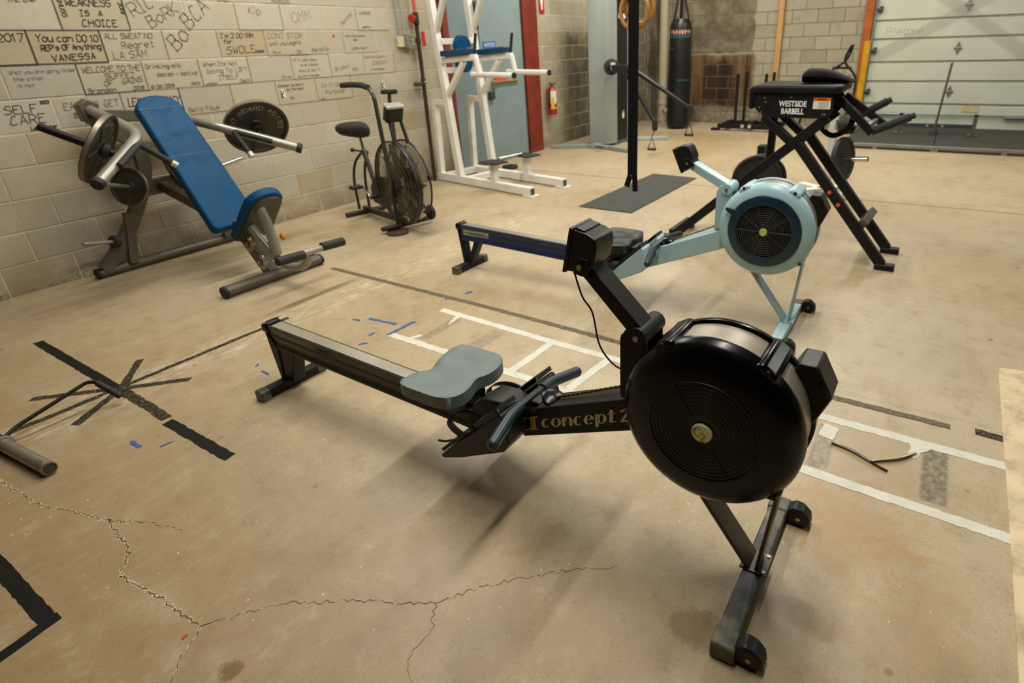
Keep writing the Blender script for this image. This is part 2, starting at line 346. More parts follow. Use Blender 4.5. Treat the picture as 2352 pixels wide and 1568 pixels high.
def block_mat(name, far=False):
    k = NT(name); v = k.pos(); x, y, z = k.xyz(v)
    oi = k.new('ShaderNodeObjectInfo').outputs['Random']
    r = k.new('ShaderNodeValToRGB'); k.link(oi, r.inputs[0]); e = r.color_ramp.elements
    cols = ['#aaa28e', '#b9b19c', '#b1a890', '#bcb49f', '#af9f80', '#b4ac97'] if not far else ['#9c937e', '#a9a088', '#a39983', '#ada48e', '#968b73', '#a69d87']
    e[0].position = 0; e[0].color = lin(cols[0]); e[1].position = 1; e[1].color = lin(cols[-1])
    for i in range(1, 5): q = e.new(i/5); q.color = lin(cols[i])
    c = r.outputs['Color']; n1 = k.noise(v, 4, 6, .6); n2 = k.noise(v, 26, 6, .7); n3 = k.noise(v, 160, 3, .6); n0 = k.noise(v, 1.1, 5, .6)
    c = k.mix(k.math('MULTIPLY', k.ramp(n1, .5, .75), .35), c, lin('#a39172' if not far else '#6e6046'))
    c = k.mix(k.math('MULTIPLY', k.ramp(n2, .55, .75), .3), c, lin('#8b7a5a'))
    c = k.mix(k.math('MULTIPLY', k.ramp(n3, .5, .8), .35), c, lin('#857557'))
    def stain(m, col, amt):
        nonlocal c
        c = k.mix(k.math('MULTIPLY', m, amt), c, lin(col))
    edge = k.math('MULTIPLY', k.math('SUBTRACT', n1, .5), .5)
    zz = k.math('ADD', z, edge)
    if not far:
        # damp marks along the lowest courses, soot past the door
        stain(k.math('MULTIPLY', k.between(zz, -.5, .22, .2), k.ramp(n1, .35, .6)), '#7c6846', .65)
        stain(k.math('MULTIPLY', k.between(zz, -.5, .03, .05), k.ramp(n2, .45, .6)), '#54452d', .7)
        mp = k.new('ShaderNodeMapping'); k.link(v, mp.inputs[0]); mp.inputs['Scale'].default_value = (7, 7, .7)
        st = k.ramp(k.noise(mp.outputs[0], 1.0, 5, .6), .62, .8); stain(k.math('MULTIPLY', st, k.between(z, -.2, 1.0, .3)), '#7d6238', .45)
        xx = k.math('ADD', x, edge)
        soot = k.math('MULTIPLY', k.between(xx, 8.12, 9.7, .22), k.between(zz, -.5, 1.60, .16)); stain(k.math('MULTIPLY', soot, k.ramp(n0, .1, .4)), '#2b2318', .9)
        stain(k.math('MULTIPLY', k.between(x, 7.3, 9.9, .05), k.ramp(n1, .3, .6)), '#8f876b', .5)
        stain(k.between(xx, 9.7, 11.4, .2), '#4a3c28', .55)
    else:
        yy = k.math('ADD', y, k.math('MULTIPLY', edge, .25)); z2 = k.math('ADD', z, k.math('MULTIPLY', edge, .12))
        mp = k.new('ShaderNodeMapping'); k.link(v, mp.inputs[0]); mp.inputs['Scale'].default_value = (5, 9, .9)
        st = k.noise(mp.outputs[0], 1.0, 6, .65)
        infill = k.math('MULTIPLY', k.between(yy, 3.08, 4.3, .02), k.between(z2, 1.2, 6, .02)); stain(k.math('MULTIPLY', infill, k.ramp(n1, .25, .62)), '#4f4431', .85)
        stain(k.math('MULTIPLY', infill, .5), '#6b5f48', .7)
        rust = k.math('MULTIPLY', k.between(yy, 3.02, 4.3, .05), k.between(z2, .3, 1.17, .03)); stain(rust, '#755229', .8)
        stain(k.math('MULTIPLY', rust, k.ramp(st, .42, .62)), '#2c1a0b', .85); stain(k.math('MULTIPLY', rust, k.ramp(st, .25, .38, (1, 1, 1, 1), (0, 0, 0, 1))), '#a5793f', .6)
        core = k.math('MULTIPLY', k.between(yy, 3.35, 3.95, .12), k.between(zz, .3, 1.1, .12)); stain(core, '#20120a', .88)
        stain(k.math('MULTIPLY', k.between(yy, 3.0, 4.3, .05), k.math('MULTIPLY', k.between(z2, -.2, .3, .03), k.ramp(n2, .35, .6))), '#4b3821', .7)
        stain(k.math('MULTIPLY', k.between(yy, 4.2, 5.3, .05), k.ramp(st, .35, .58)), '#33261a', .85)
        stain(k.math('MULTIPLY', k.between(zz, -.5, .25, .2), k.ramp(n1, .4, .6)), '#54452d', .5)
    k.link(c, k.b.inputs['Base Color']); k.b.inputs['Roughness'].default_value = .85; k.b.inputs['Specular IOR Level'].default_value = .25
    k.bump(k.math('ADD', n3, k.math('MULTIPLY', n2, .6)), .35, .003); return k.m
mFloor = floor_mat(); mBlock = block_mat('painted_block'); mBlockF = block_mat('bare_block', True)
mMortar = M('pale_mortar', '#c2b8a0', .9, var=.15, scale=9, bump=.3, dirt='#8e7c5c', dirtamt=.4)
mMortarF = M('dark_mortar', '#6d614b', .95, var=.2, scale=9, bump=.3, dirt='#463b2a', dirtamt=.5)
mPlain = M('plain_wall', '#655e50', .9, var=.1, scale=4)
mCeil = M('ceiling_paint', '#58554e', .9, var=.06, scale=3)
mb = MB(); mb.add([(-9.5, -6.5, 0), (12.3, -6.5, 0), (12.3, 5.4, 0), (-9.5, 5.4, 0), (-9.5, -6.5, -.12), (12.3, -6.5, -.12), (12.3, 5.4, -.12), (-9.5, 5.4, -.12)],
    [(0, 1, 2, 3), (7, 6, 5, 4), (0, 4, 5, 1), (1, 5, 6, 2), (2, 6, 7, 3), (3, 7, 4, 0)])
floor = structure(mb.build('floor', mFloor)); floor['label'] = 'worn tan concrete slab floor with cracks and tape marks'
structure(MB().box((1.4, -.55, CEIL+.05), (21.8, 11.9, .1)).build('ceiling', mCeil))
wallL = structure(MB().box((1.4, YW+.003+.1, CEIL/2), (21.8, .2, CEIL)).build('wall_left', mMortar)); wallL['label'] = 'grey-tan concrete block wall covered in marker writing'
wallF = structure(MB().box((XF+.003+.1, -.55, CEIL/2), (.2, 11.4, CEIL)).build('wall_far', mMortarF)); wallF['label'] = 'bare concrete block wall with a burnt brown patch'
structure(MB().box((1.4, -6.4, CEIL/2), (21.8, .2, CEIL)).build('wall_right', mPlain))
structure(MB().box((-9.4, -.6, CEIL/2), (.2, 11.4, CEIL)).build('wall_back', mPlain))
# ---- blocks, one object each
BM = {}
def block_mesh(L, mat, axis):
    key = (round(L, 3), mat.name, axis)
    if key in BM: return BM[key]
    a = L/2; h = C8/2-.0045; d = .003; t = .003
    P = [(-a, 0, -h), (a, 0, -h), (a, 0, h), (-a, 0, h)]
    q = [(-a+d, -t, -h+d), (a-d, -t, -h+d), (a-d, -t, h-d), (-a+d, -t, h-d)]
    b = [(-a, .03, -h), (a, .03, -h), (a, .03, h), (-a, .03, h)]
    m = MB(); m.add(P+q+b, [(4, 5, 6, 7)]+[(i, (i+1) % 4, 4+(i+1) % 4, 4+i) for i in range(4)]+[(8+i, 8+(i+1) % 4, (i+1) % 4, i) for i in range(4)])
    if axis == 'X': m.v = [Vector((p.y, -p.x, p.z)) for p in m.v]     # facing -X
    BM[key] = m.mesh('block', mat, smooth=0); return BM[key]
BLK = {}
def lay(wall, mat, axis, lo, hi, ncrs, joint0, openings=()):
    for kx in range(ncrs):
        off = joint0+(0 if kx % 2 == 1 else .2032); i0 = math.floor((lo-off)/.4064)
        for i in range(i0, i0+60):
            a = off+i*.4064+.0045; b = a+.4064-.009
            if a > hi: break
            a, b = max(a, lo), min(b, hi)
            segs = [(a, b)]
            for (u0, u1, ztop) in openings:
                if kx*C8 < ztop-.02:
                    ns = []
                    for (s, e) in segs:
                        if e <= u0 or s >= u1: ns.append((s, e))
                        else:
                            if s < u0: ns.append((s, u0))
                            if e > u1: ns.append((u1, e))
                    segs = ns
            for (s, e) in segs:
                if e-s < .05: continue
                o = bpy.data.objects.new('block', block_mesh(e-s, mat, axis)); COL.objects.link(o); o.parent = wall
                t = RND.uniform(-.0012, .0012); zc = (kx+.5)*C8
                o.location = ((s+e)/2, YW+.003+t, zc) if axis == 'Y' else (XF+.003+t, (s+e)/2, zc)
                if axis == 'Y': BLK[(kx, i)] = o
lay(wallL, mBlock, 'Y', .32, XF, 11, 1.7133, [(5.50, 7.42, 9)])
lay(wallF, mBlockF, 'X', 1.33, YW, 13, 1.44)
# ---- marker writing on the left wall
mInk = M('marker_ink', '#40382c', .7, var=.2, scale=60); mInk2 = M('faded_ink', '#857a62', .8, var=.25, scale=60); mInk3 = M('blue_ink', '#7f8189', .8, var=.2, scale=60)
def blk(kx, i): return BLK[(kx, i)]
def attach(mb, mat, b, name='writing'):
    me = mb.mesh(name, mat, off=b.location, smooth=0); o = bpy.data.objects.new(name, me); COL.objects.link(o); o.parent = b
YI = YW-.0022
def write(kx, i, lines, ink=None, w=.0065, sl=0.12, jit=.35):
    # lines: (text, u, v, height[, angle]) u,v fractions inside the block, left and base line
    b = blk(kx, i); x0 = 1.7133+(0 if kx % 2 == 1 else .2032)+i*.4064; z0 = kx*C8; mb = MB()
    for ln in lines:
        t, u, v, h = ln[:4]; ang = math.radians(ln[4]) if len(ln) > 4 else 0.; adv = ln[5] if len(ln) > 5 else 8.0
        pls, LL = strokes(t, h, adv, jit); fx = min(1., (.965-u)*.4064/max(LL, 1e-3)) if abs(ang) < .2 else 1.; pls = [[(a_*fx, b_) for a_, b_ in q_] for q_ in pls]; ca, sa = math.cos(ang), math.sin(ang)
        ribbons(mb, pls, w*.86, lambda X, Z: (x0+u*.4064+(X+sl*Z)*ca-Z*sa, YI, z0+v*C8+(X+sl*Z)*sa+Z*ca))
    attach(mb, ink or mInk, b)
def outline(kx, i, sides, ink=None, w=.006):
    b = blk(kx, i); x0 = 1.7133+(0 if kx % 2 == 1 else .2032)+i*.4064; z0 = kx*C8; x1 = x0+.4064; z1 = z0+C8; mb = MB()
    S = {'l': [(x0, z0), (x0+.001, z1)], 'r': [(x1, z0), (x1-.001, z1)], 't': [(x0, z1), (x1, z1)], 'b': [(x0, z0), (x1, z0)]}
    ribbons(mb, [S[s] for s in sides], w, lambda X, Z: (X, YI, Z)); attach(mb, ink or mInk, b, 'marker_line')
write(8, -1, [('THE END', .42, .80, .026, 3)], mInk2); outline(8, -1, 'br'); outline(8, 0, 'br')
write(8, 0, [('WEAKNESS', .16, .74, .042, 0, 7.2), ('IS  A', .33, .44, .034, 0, 9.5), ('CHOICE', .30, .12, .042, 0, 8.4)], w=.006)
write(8, 0, [('SHUSS', .06, .95, .026, -88), ('2018', .93, .88, .024, -88)], mInk, .005)
write(8, 1, [('RIC', .12, .42, .085, 26), ('BoRK', .36, .08, .075, 26)], mInk2, .009)
write(8, 2, [('BCA', .02, .02, .10, 38)], mInk2, .011)
write(8, 3, [('Kip', .28, .62, .05, -2)], mInk2, .006); outline(8, 3, 'lrb', mInk2, .005)
write(8, 4, [('OMM', .25, .3, .08, 8)], mInk2, .004); write(8, 5, [('Retina', .55, .2, .035, 35)], mInk2, .005)
write(8, 6, [('LEGENDS', .12, .72, .022), ('Jenny', .12, .1, .026)], mInk2, .004); outline(8, 6, 'lb', mInk2, .005)
write(7, -1, [('2017', .62, .68, .045)], mInk, .007); outline(7, -1, 'br', mInk, .009)
write(7, 0, [('You can DO 10', .10, .68, .042, -1, 7.4), ("REP's OF Anything", .12, .40, .034, 1, 7.2), ('VANESSA', .22, .08, .038, 2, 8.8)], mInk, .0062); outline(7, 0, 'rb', mInk, .007)
write(7, 1, [('ALL SWEAT NO', .06, .74, .034, 0, 7.4), ('Regret', .28, .42, .042, 2), ('LA SAM', .10, .08, .046, 3)], mInk2, .006); outline(7, 1, 'r', mInk2, .006)
write(7, 2, [('Bo', .18, .30, .10, 38)], mInk2, .011)
write(7, 3, [("I'm 2.00 1RM", .08, .72, .036, 0, 7.4), ('for', .10, .52, .03), ('SWOLE', .13, .13, .056, 2, 8.4), ('team', .72, .16, .024)], mInk, .0055); outline(7, 3, 'lr', mInk2, .005)
write(7, 4, [("DONT STOP", .08, .68, .044, 0, 8.2), ('until you Legend', .08, .40, .030, 2, 6.5), ('Nick', .12, .08, .026), ('23', .7, .08, .026)], mInk2, .005); outline(7, 4, 'b', mInk2, .004)
write(7, 5, [('Metallo', .10, .10, .034, 4)], mInk2, .005); write(7, 6, [('work hard every', .08, .72, .020), ('day', .3, .55, .02), ('John Hart', .2, .15, .028)], mInk2, .004); outline(7, 6, 'lb', mInk2, .004)
mb = MB(); mb.lathe([(0, 0), (.013, 0)], (1.7133+5.75*.4064, YI, 7*C8+.155), (0, -1, 0), 14, False); attach(mb, M('red_paint', '#c23a28', .6), blk(7, 5), 'paint_dot')
write(6, -1, [('What you are going to be', .10, .75, .022, 0, 6.8), ('the other', .12, .55, .022), ('is not', .14, .36, .02)], mInk3, .004)
write(6, 0, [('WELCOME TO THE', .07, .70, .036, 0, 7.0), ('BUFFET', .38, .47, .036), ('OF   GAINS', .33, .24, .034, 4), ('Brandon', .06, .05, .028), ('2018', .75, .06, .024)], mInk2, .0055); outline(6, 0, 'lb', mInk)
write(6, 1, [('Drinking milk', .06, .74, .026), ('bacon - sativa', .22, .46, .026), ('6/26/2018', .05, .07, .022), ('Jack', .76, .10, .022)], mInk2, .005); outline(6, 1, 'lbr', mInk2)
write(6, 2, [("When Its Not", .08, .72, .030), ('Going To LIFT', .12, .46, .034), ('ITSELF', .34, .20, .034), ('ethan', .05, .03, .02), ('Coach', .74, .06, .024)], mInk2, .005); outline(6, 2, 'br', mInk2)
write(6, 3, [('Chris?', .70, .08, .026)], mInk2, .004); outline(6, 3, 'b', mInk2, .004)
write(6, 4, [('If it was easy', .06, .74, .024), ('everybody', .22, .53, .024), ('would do it !', .15, .30, .028), ('so work harder', .10, .08, .02)], mInk2, .0045); outline(6, 4, 'ltrb', mInk2, .005)
write(6, 5, [('Bryant', .12, .25, .034, 8), ('#12', .62, .2, .028)], mInk2, .005); outline(6, 5, 'b', mInk2, .004)
write(6, 6, [('Positive Quality', .05, .74, .022), ('ENERGY', .28, .42, .036), ('is contagious', .18, .18, .018)], mInk2, .004); outline(6, 6, 'lrb', mInk2, .004)
write(5, -1, [('SELF', .36, .60, .050), ('CARE', .38, .28, .055), ('2023', .84, .84, .018), ('Lexi Slater', .60, .07, .022)], mInk, .005)
write(5, 0, [('EAT BIG GET', .13, .58, .045, 0, 8.6), ('BIG', .24, .32, .032), ('hey', .36, .05, .03)], mInk2, .0055)
write(5, 1, [('LEAVE A LEGACY', .09, .52, .056, -2, 6.0)], mInk, .007); outline(5, 1, 'lr', mInk2)
write(5, 2, [('Bella Fous', .08, .12, .032)], mInk2, .005); outline(5, 2, 'lrb', mInk2, .005)
write(5, 4, [('whatever you are in', .05, .75, .02, 0, 6.8), ('be the best', .25, .58, .02), ('My', .30, .2, .024)], mInk2, .0045); outline(5, 4, 'lb', mInk2, .005)
write(5, 5, [('Do It On', .16, .58, .036), ('Purpose', .24, .28, .036), ('ale', .08, .05, .02)], mInk2, .005); outline(5, 5, 'lrb', mInk2, .005)
write(9, 1, [('keep going', .2, .05, .03)], mInk2, .006); write(9, 3, [('EASY', .2, .05, .03)], mInk2, .006); write(9, 4, [('MORNING', .35, .05, .03)], mInk2, .005)
# ---- floor: control joint, crack, pale patch
mJoint = M('joint_dark', '#5d4b33', .9); mCrack = M('crack_dark', '#5a4930', .95, var=.4, scale=90); mChip = M('crack_chips', '#b5a27e', .9, var=.3, scale=140)
mb = MB(); mb.box((6.02, -.6, .0005), (.011, 11.4, .001)); mb.build('slab_joint', mJoint, floor)
def crack(pts, w0, w1, seed, chip=1.):
    r = random.Random(seed); P = []
    for (a, b) in zip(pts, pts[1:]):
        a, b = Vector(a+(0,)), Vector(b+(0,)); n = max(2, int((b-a).length/.012)); d = (b-a).normalized(); s = Vector((-d.y, d.x, 0))
        for i in range(n): P.append(a.lerp(b, i/n)+s*r.uniform(-.007, .007))
    for (nm, mat, z, wm) in (('crack_chips', mChip, .0006, 2.6*chip), ('crack', mCrack, .0010, 1.)):
        mb = MB(); n = len(P)
        for i in range(n-1):
            d = (P[i+1]-P[i]).normalized(); s = Vector((-d.y, d.x, 0)); t = i/n; w = (w0*(1-t)+w1*t)*wm
            a, b = w*r.uniform(.2, 1), w*r.uniform(.2, 1)
            if nm == 'crack' and r.random() < .12: continue
            q = Vector((0, 0, z)); mb.add([P[i]+s*a+q, P[i]-s*b+q, P[i+1]-s*b*r.uniform(.6, 1.2)+q, P[i+1]+s*a*r.uniform(.6, 1.2)+q], [(0, 1, 2, 3)])
        mb.build(nm, mat, floor, smooth=0)
CR = [(.32, 3.0), (.346, 2.793), (.367, 2.498), (.456, 2.189), (.422, 1.962), (.36, 1.888), (.385, 1.68), (.39, 1.497), (.545, 1.375), (.649, 1.205), (.767, .981), (.879, .899), (1.043, .717), (1.139, .577)]
crack(CR[:8], .0022, .0024, 3, 1.4); crack(CR[7:], .0017, .0008, 5, .7)
crack([(.456, 2.189), (.52, 2.06), (.56, 1.9)], .002, .0006, 9, .8); crack([(.767, .981), (.70, .93), (.62, .93), (.55, .86)], .0012, .0004, 8, .3); crack([(.39, 1.497), (.30, 1.44), (.24, 1.36)], .002, .0008, 11, 1)
mPatch = M('pale_patch', '#d6c19a', .6, var=.14, scale=6, bump=.25, bscale=60, dirt='#6d5c3e', dirtamt=.7)
mb = MB(); poly = [(.2, -.40), (.9, -.405), (1.296, -.404), (1.805, -.414), (2.25, -.420), (2.534, -.424), (2.90, -.430), (2.985, -.436), (3.0, -.50), (3.04, -2.2), (.2, -2.2)]
mb.prism(poly, 0, .0035, lambda p, t: (p[0], p[1], t)); mb.build('floor_patch', mPatch, floor, smooth=0)
# ---- door in the left wall with red steel columns
mDoorG = M('grey_door_paint', '#7f8f8f', .45, var=.07, scale=3, dirt='#6a7676', dirtamt=.35); mDoorD = M('grey_door_paint_dark', '#6f7f80', .5, var=.07, scale=3)
mRed = M('red_oxide_steel', '#7d2a16', .5, var=.25, scale=5, dirt='#4c1508', dirtamt=.6); mSteel = M('bright_steel', '#b9b8b0', .28, 1., var=.08)
door = MB().box((6.62, YW-.012, 1.2), (.90, .036, 2.38)).build('door_1', mDoorG, bevel=.003); structure(door); door['label'] = 'grey steel double door between red columns'
MB().box((5.88, YW-.006, 1.2), (.58, .03, 2.38)).build('door_leaf', mDoorD, door, bevel=.003, world=False)
MB().box((7.055, YW-.02, 1.2), (.022, .03, 2.38)).build('edge_strip', mSteel, door)
mb = MB(); mb.box((6.36, YW-.045, .985), (.07, .03, .11)); mb.build('lock_case', mSteel, door, bevel=.004)
mb = MB(); mb.box((6.29, YW-.05, .86), (.10, .04, .10)); mb.build('deadbolt', M('dull_iron', '#4d4f48', .5, .6), door, bevel=.008)
mb = MB(); mb.box((6.62, YW-.05, 1.02), (.52, .03, .028)); mb.build('wooden_bar', M('tan_wood', '#9c7444', .6, var=.2), door, bevel=.004)
mb = MB(); mb.box((6.48, YW-.058, 1.062), (.22, .012, .055)); mb.build('red_tag', M('red_plastic', '#d8412c', .4), door, bevel=.004)
mb = MB(); mb.box((6.34, YW-.034, 1.455), (.25, .004, .09)); sg = mb.build('notice', M('notice_blue', '#4a67a8', .4), door)
text_mesh('lettering', 'NOTICE', .055, M('white_print', '#e6e6e0', .5), lambda a, b: (6.34+a, YW-.0368, 1.458+b), sg)
def column(name, x0, x1):
    mb = MB(); mb.box(((x0+x1)/2, YW-.05, 1.2), (x1-x0, .012, 2.4)); mb.box((x0+.006, YW-.02, 1.2), (.012, .07, 2.4)); mb.box((x1-.006, YW-.02, 1.2), (.012, .07, 2.4))
    return structure(mb.build(name, mRed, bevel=.003))
column('trim_1', 7.075, 7.41); column('trim_2', 5.50, 5.60)
# ---- roll-up door on the far wall
mPanel = M('rollup_white', '#b4b49c', .5, var=.05, scale=2); mGroove = M('rollup_groove', '#aeae9a', .6); mTrackM = M('galvanised', '#7f8a83', .4, .8, var=.15); mHing = M('hinge_zinc', '#8d8d80', .4, .7)
def rollup_mat():
    k = NT('rollup_panel'); v = k.pos(); x, y, z = k.xyz(v)
    c = k.ramp(k.noise(v, 3, 5), .3, .7, lin('#bdbfab'), lin('#c8cab6'))
    def band(y0, z0, y1, z1, w):
        nonlocal c
        L = math.hypot(y1-y0, z1-z0); ny, nz = -(z1-z0)/L, (y1-y0)/L
        d = k.math('ADD', k.math('MULTIPLY', k.math('SUBTRACT', y, y0), ny), k.math('MULTIPLY', k.math('SUBTRACT', z, z0), nz)); d = k.math('ABSOLUTE', d)
        m = k.between(d, -1, w, .03); m = k.math('MULTIPLY', m, k.between(z, .95, 9, .06)); c = k.mix(k.math('MULTIPLY', m, .30), c, lin('#6d6d64'))
    band(1.16, 1.05, .02, 1.70, .085); band(-.90, 1.05, .02, 1.70, .085)
    c = k.mix(k.math('MULTIPLY', k.ramp(k.noise(v, 6, 6, .7), .55, .8), .25), c, lin('#8d8b74'))
    k.link(c, k.b.inputs['Base Color']); k.b.inputs['Roughness'].default_value = .55; return k.m
mPanel = rollup_mat()
XD = XF-.055
rd = structure(MB().box((XF-.012, -.85, 1.5), (.03, 4.15, 3.0)).build('door_2', mGroove)); rd['label'] = 'off-white sectional roll-up door with horizontal grooves'
zs = [.02, .394, .727, 1.01, 1.342, 1.605, 1.94, 2.215, 2.55, 2.82]
for a, b in zip(zs, zs[1:]):
    MB().box((XD+.016, -.86, (a+b)/2), (.03, 4.12, b-a-.034)).build('panel', mPanel, rd, bevel=.006)
for (yy, zz) in ((-.028, 1.775), (.0, 1.198), (-.005, .587)):
    mb = MB(); mb.prism([(-.045, 0), (0, -.09), (.045, 0), (0, .09)], 0, .012, lambda p, t: (XD-t, yy+p[0], zz+p[1])); mb.cyl((XD-.012, yy-.05, zz), (XD-.012, yy+.05, zz), .012, 10); mb.build('hinge', mHing, rd)
for zz in (.578, 1.19, 1.77):
    mb = MB(); mb.box((XD-.02, 1.12, zz), (.04, .05, .09)); mb.cyl((XD-.03, 1.10, zz), (XD-.03, 1.19, zz), .022, 12); mb.build('roller', M('dull_iron', '#4d4f48', .5, .6), rd, bevel=.004)
mb = MB(); mb.box((XD-.02, 1.185, 1.5), (.05, .035, 3.0)); mb.build('track', mTrackM, rd, bevel=.003)
mb = MB(); mb.box((XD-.006, -.33, .335), (.003, .215, .09)); mb.build('tape_patch', M('yellowed_tape', '#c3b183', .6), rd)
mb = MB(); mb.cyl((XD-.04, -2.8, .235), (XD-.04, 1.1, .255), .012, 8); mb.cyl((XD-.05, -2.8, .225), (XD-.05, -.78, .225), .022, 8); mb.cyl((XD-.05, .62, .245), (XD-.05, 1.05, .245), .02, 8); mb.build('lift_bar', mTrackM, rd)
pl, _ = strokes('Please', .10, 8.4, .3); mb = MB(); ribbons(mb, pl, .007, lambda a, b: (XD-.0005, 1.0-a, 1.41+b)); mb.build('writing', M('pencil_grey', '#a3a38f', .8), rd, smooth=0)
mOr = M('orange_steel', '#a8560f', .5, var=.2, scale=5, dirt='#6e3408', dirtamt=.5); mYel = M('yellow_guard', '#d19a0c', .45, var=.12, scale=8, dirt='#8a5d08', dirtamt=.55)
mb = MB(); mb.box((XF-.09, 1.275, 1.5), (.012, .115, 3.0)); mb.box((XF-.03, 1.331, 1.5), (.12, .012, 3.0)); mb.box((XF-.03, 1.22, 1.5), (.12, .012, 3.0)); structure(mb.build('trim_3', mOr, bevel=.003))
mb = MB(); mb.prism(roundrect(.10, .06, .02), .32, 1.33, lambda p, t: (XF-.115+p[1], 1.235+p[0], t)); yg = mb.build('corner_guard', mYel, bevel=.008)
tag(yg, 'scuffed yellow corner guard on the orange steel post', 'guard')
# ------------------------------------------------------------------ rowing machines
mBlk = M('black_plastic', '#040404', .24, var=.15, scale=6, spec=.26); mBlkMat = M('black_powder_coat', '#0d0d0c', .5, var=.2, scale=20, spec=.3, bump=.12, bscale=700)
mBlkSat = M('black_satin', '#141413', .42, var=.15, scale=8, spec=.35); mRub = M('black_rubber', '#20201e', .7, var=.2, scale=20); mFootB = M('scuffed_black_foot', '#30312e', .45, var=.2, scale=9, dirt='#8b8268', dirtamt=.75)
mDust = M('dusty_black_steel', '#565145', .34, .35, var=.2, scale=5, dirt='#8b8068', dirtamt=.45)
mAlu = M('rail_steel', '#a39d8d', .34, .6, var=.12, scale=4); mAluD = M('black_anodised_rail', '#26251f', .3, .6, var=.25, scale=3)
mSeatG = M('grey_seat_foam', '#687370', .55, var=.06, scale=5, bump=.05, bscale=400); mTeal = M('dark_teal_grip', '#0e2b30', .38, var=.12, scale=12)
mChain = M('oily_chain', '#7c6238', .4, .8, var=.3, scale=90); mMesh = None
mBluL = M('pale_blue_enamel', '#9cbcc4', .35, var=.05, scale=4); mBluD = M('dark_blue_plastic', '#0d2b39', .35, var=.1); mBluRail = M('blue_rail', '#26345c', .32, .4, var=.2, scale=3)
mBolt = M('bolt_steel', '#a59a86', .35, .9); mYellow = M('gold_print', '#c6a430', .5); mCream = M('cream_print', '#d6caa9', .5); mGreen = M('green_print', '#7fb02e', .45); mEmb = M('cream_emblem', '#f2eab8', .4); mEmbG = M('lime_emblem', '#bcc56a', .4)
def mesh_mat():
    k = NT('perforated_steel'); v = k.objc()
    w = k.new('ShaderNodeTexWave', wave_type='BANDS', bands_direction='X'); k.link(v, w.inputs['Vector']); w.inputs['Scale'].default_value = 130
    c = k.ramp(w.outputs['Fac'], .3, .7, lin('#6b6353'), lin('#b9ae9a')); k.link(c, k.b.inputs['Base Color']); k.b.inputs['Metallic'].default_value = .5; k.b.inputs['Roughness'].default_value = .42
    return k.m
mMesh = mesh_mat()
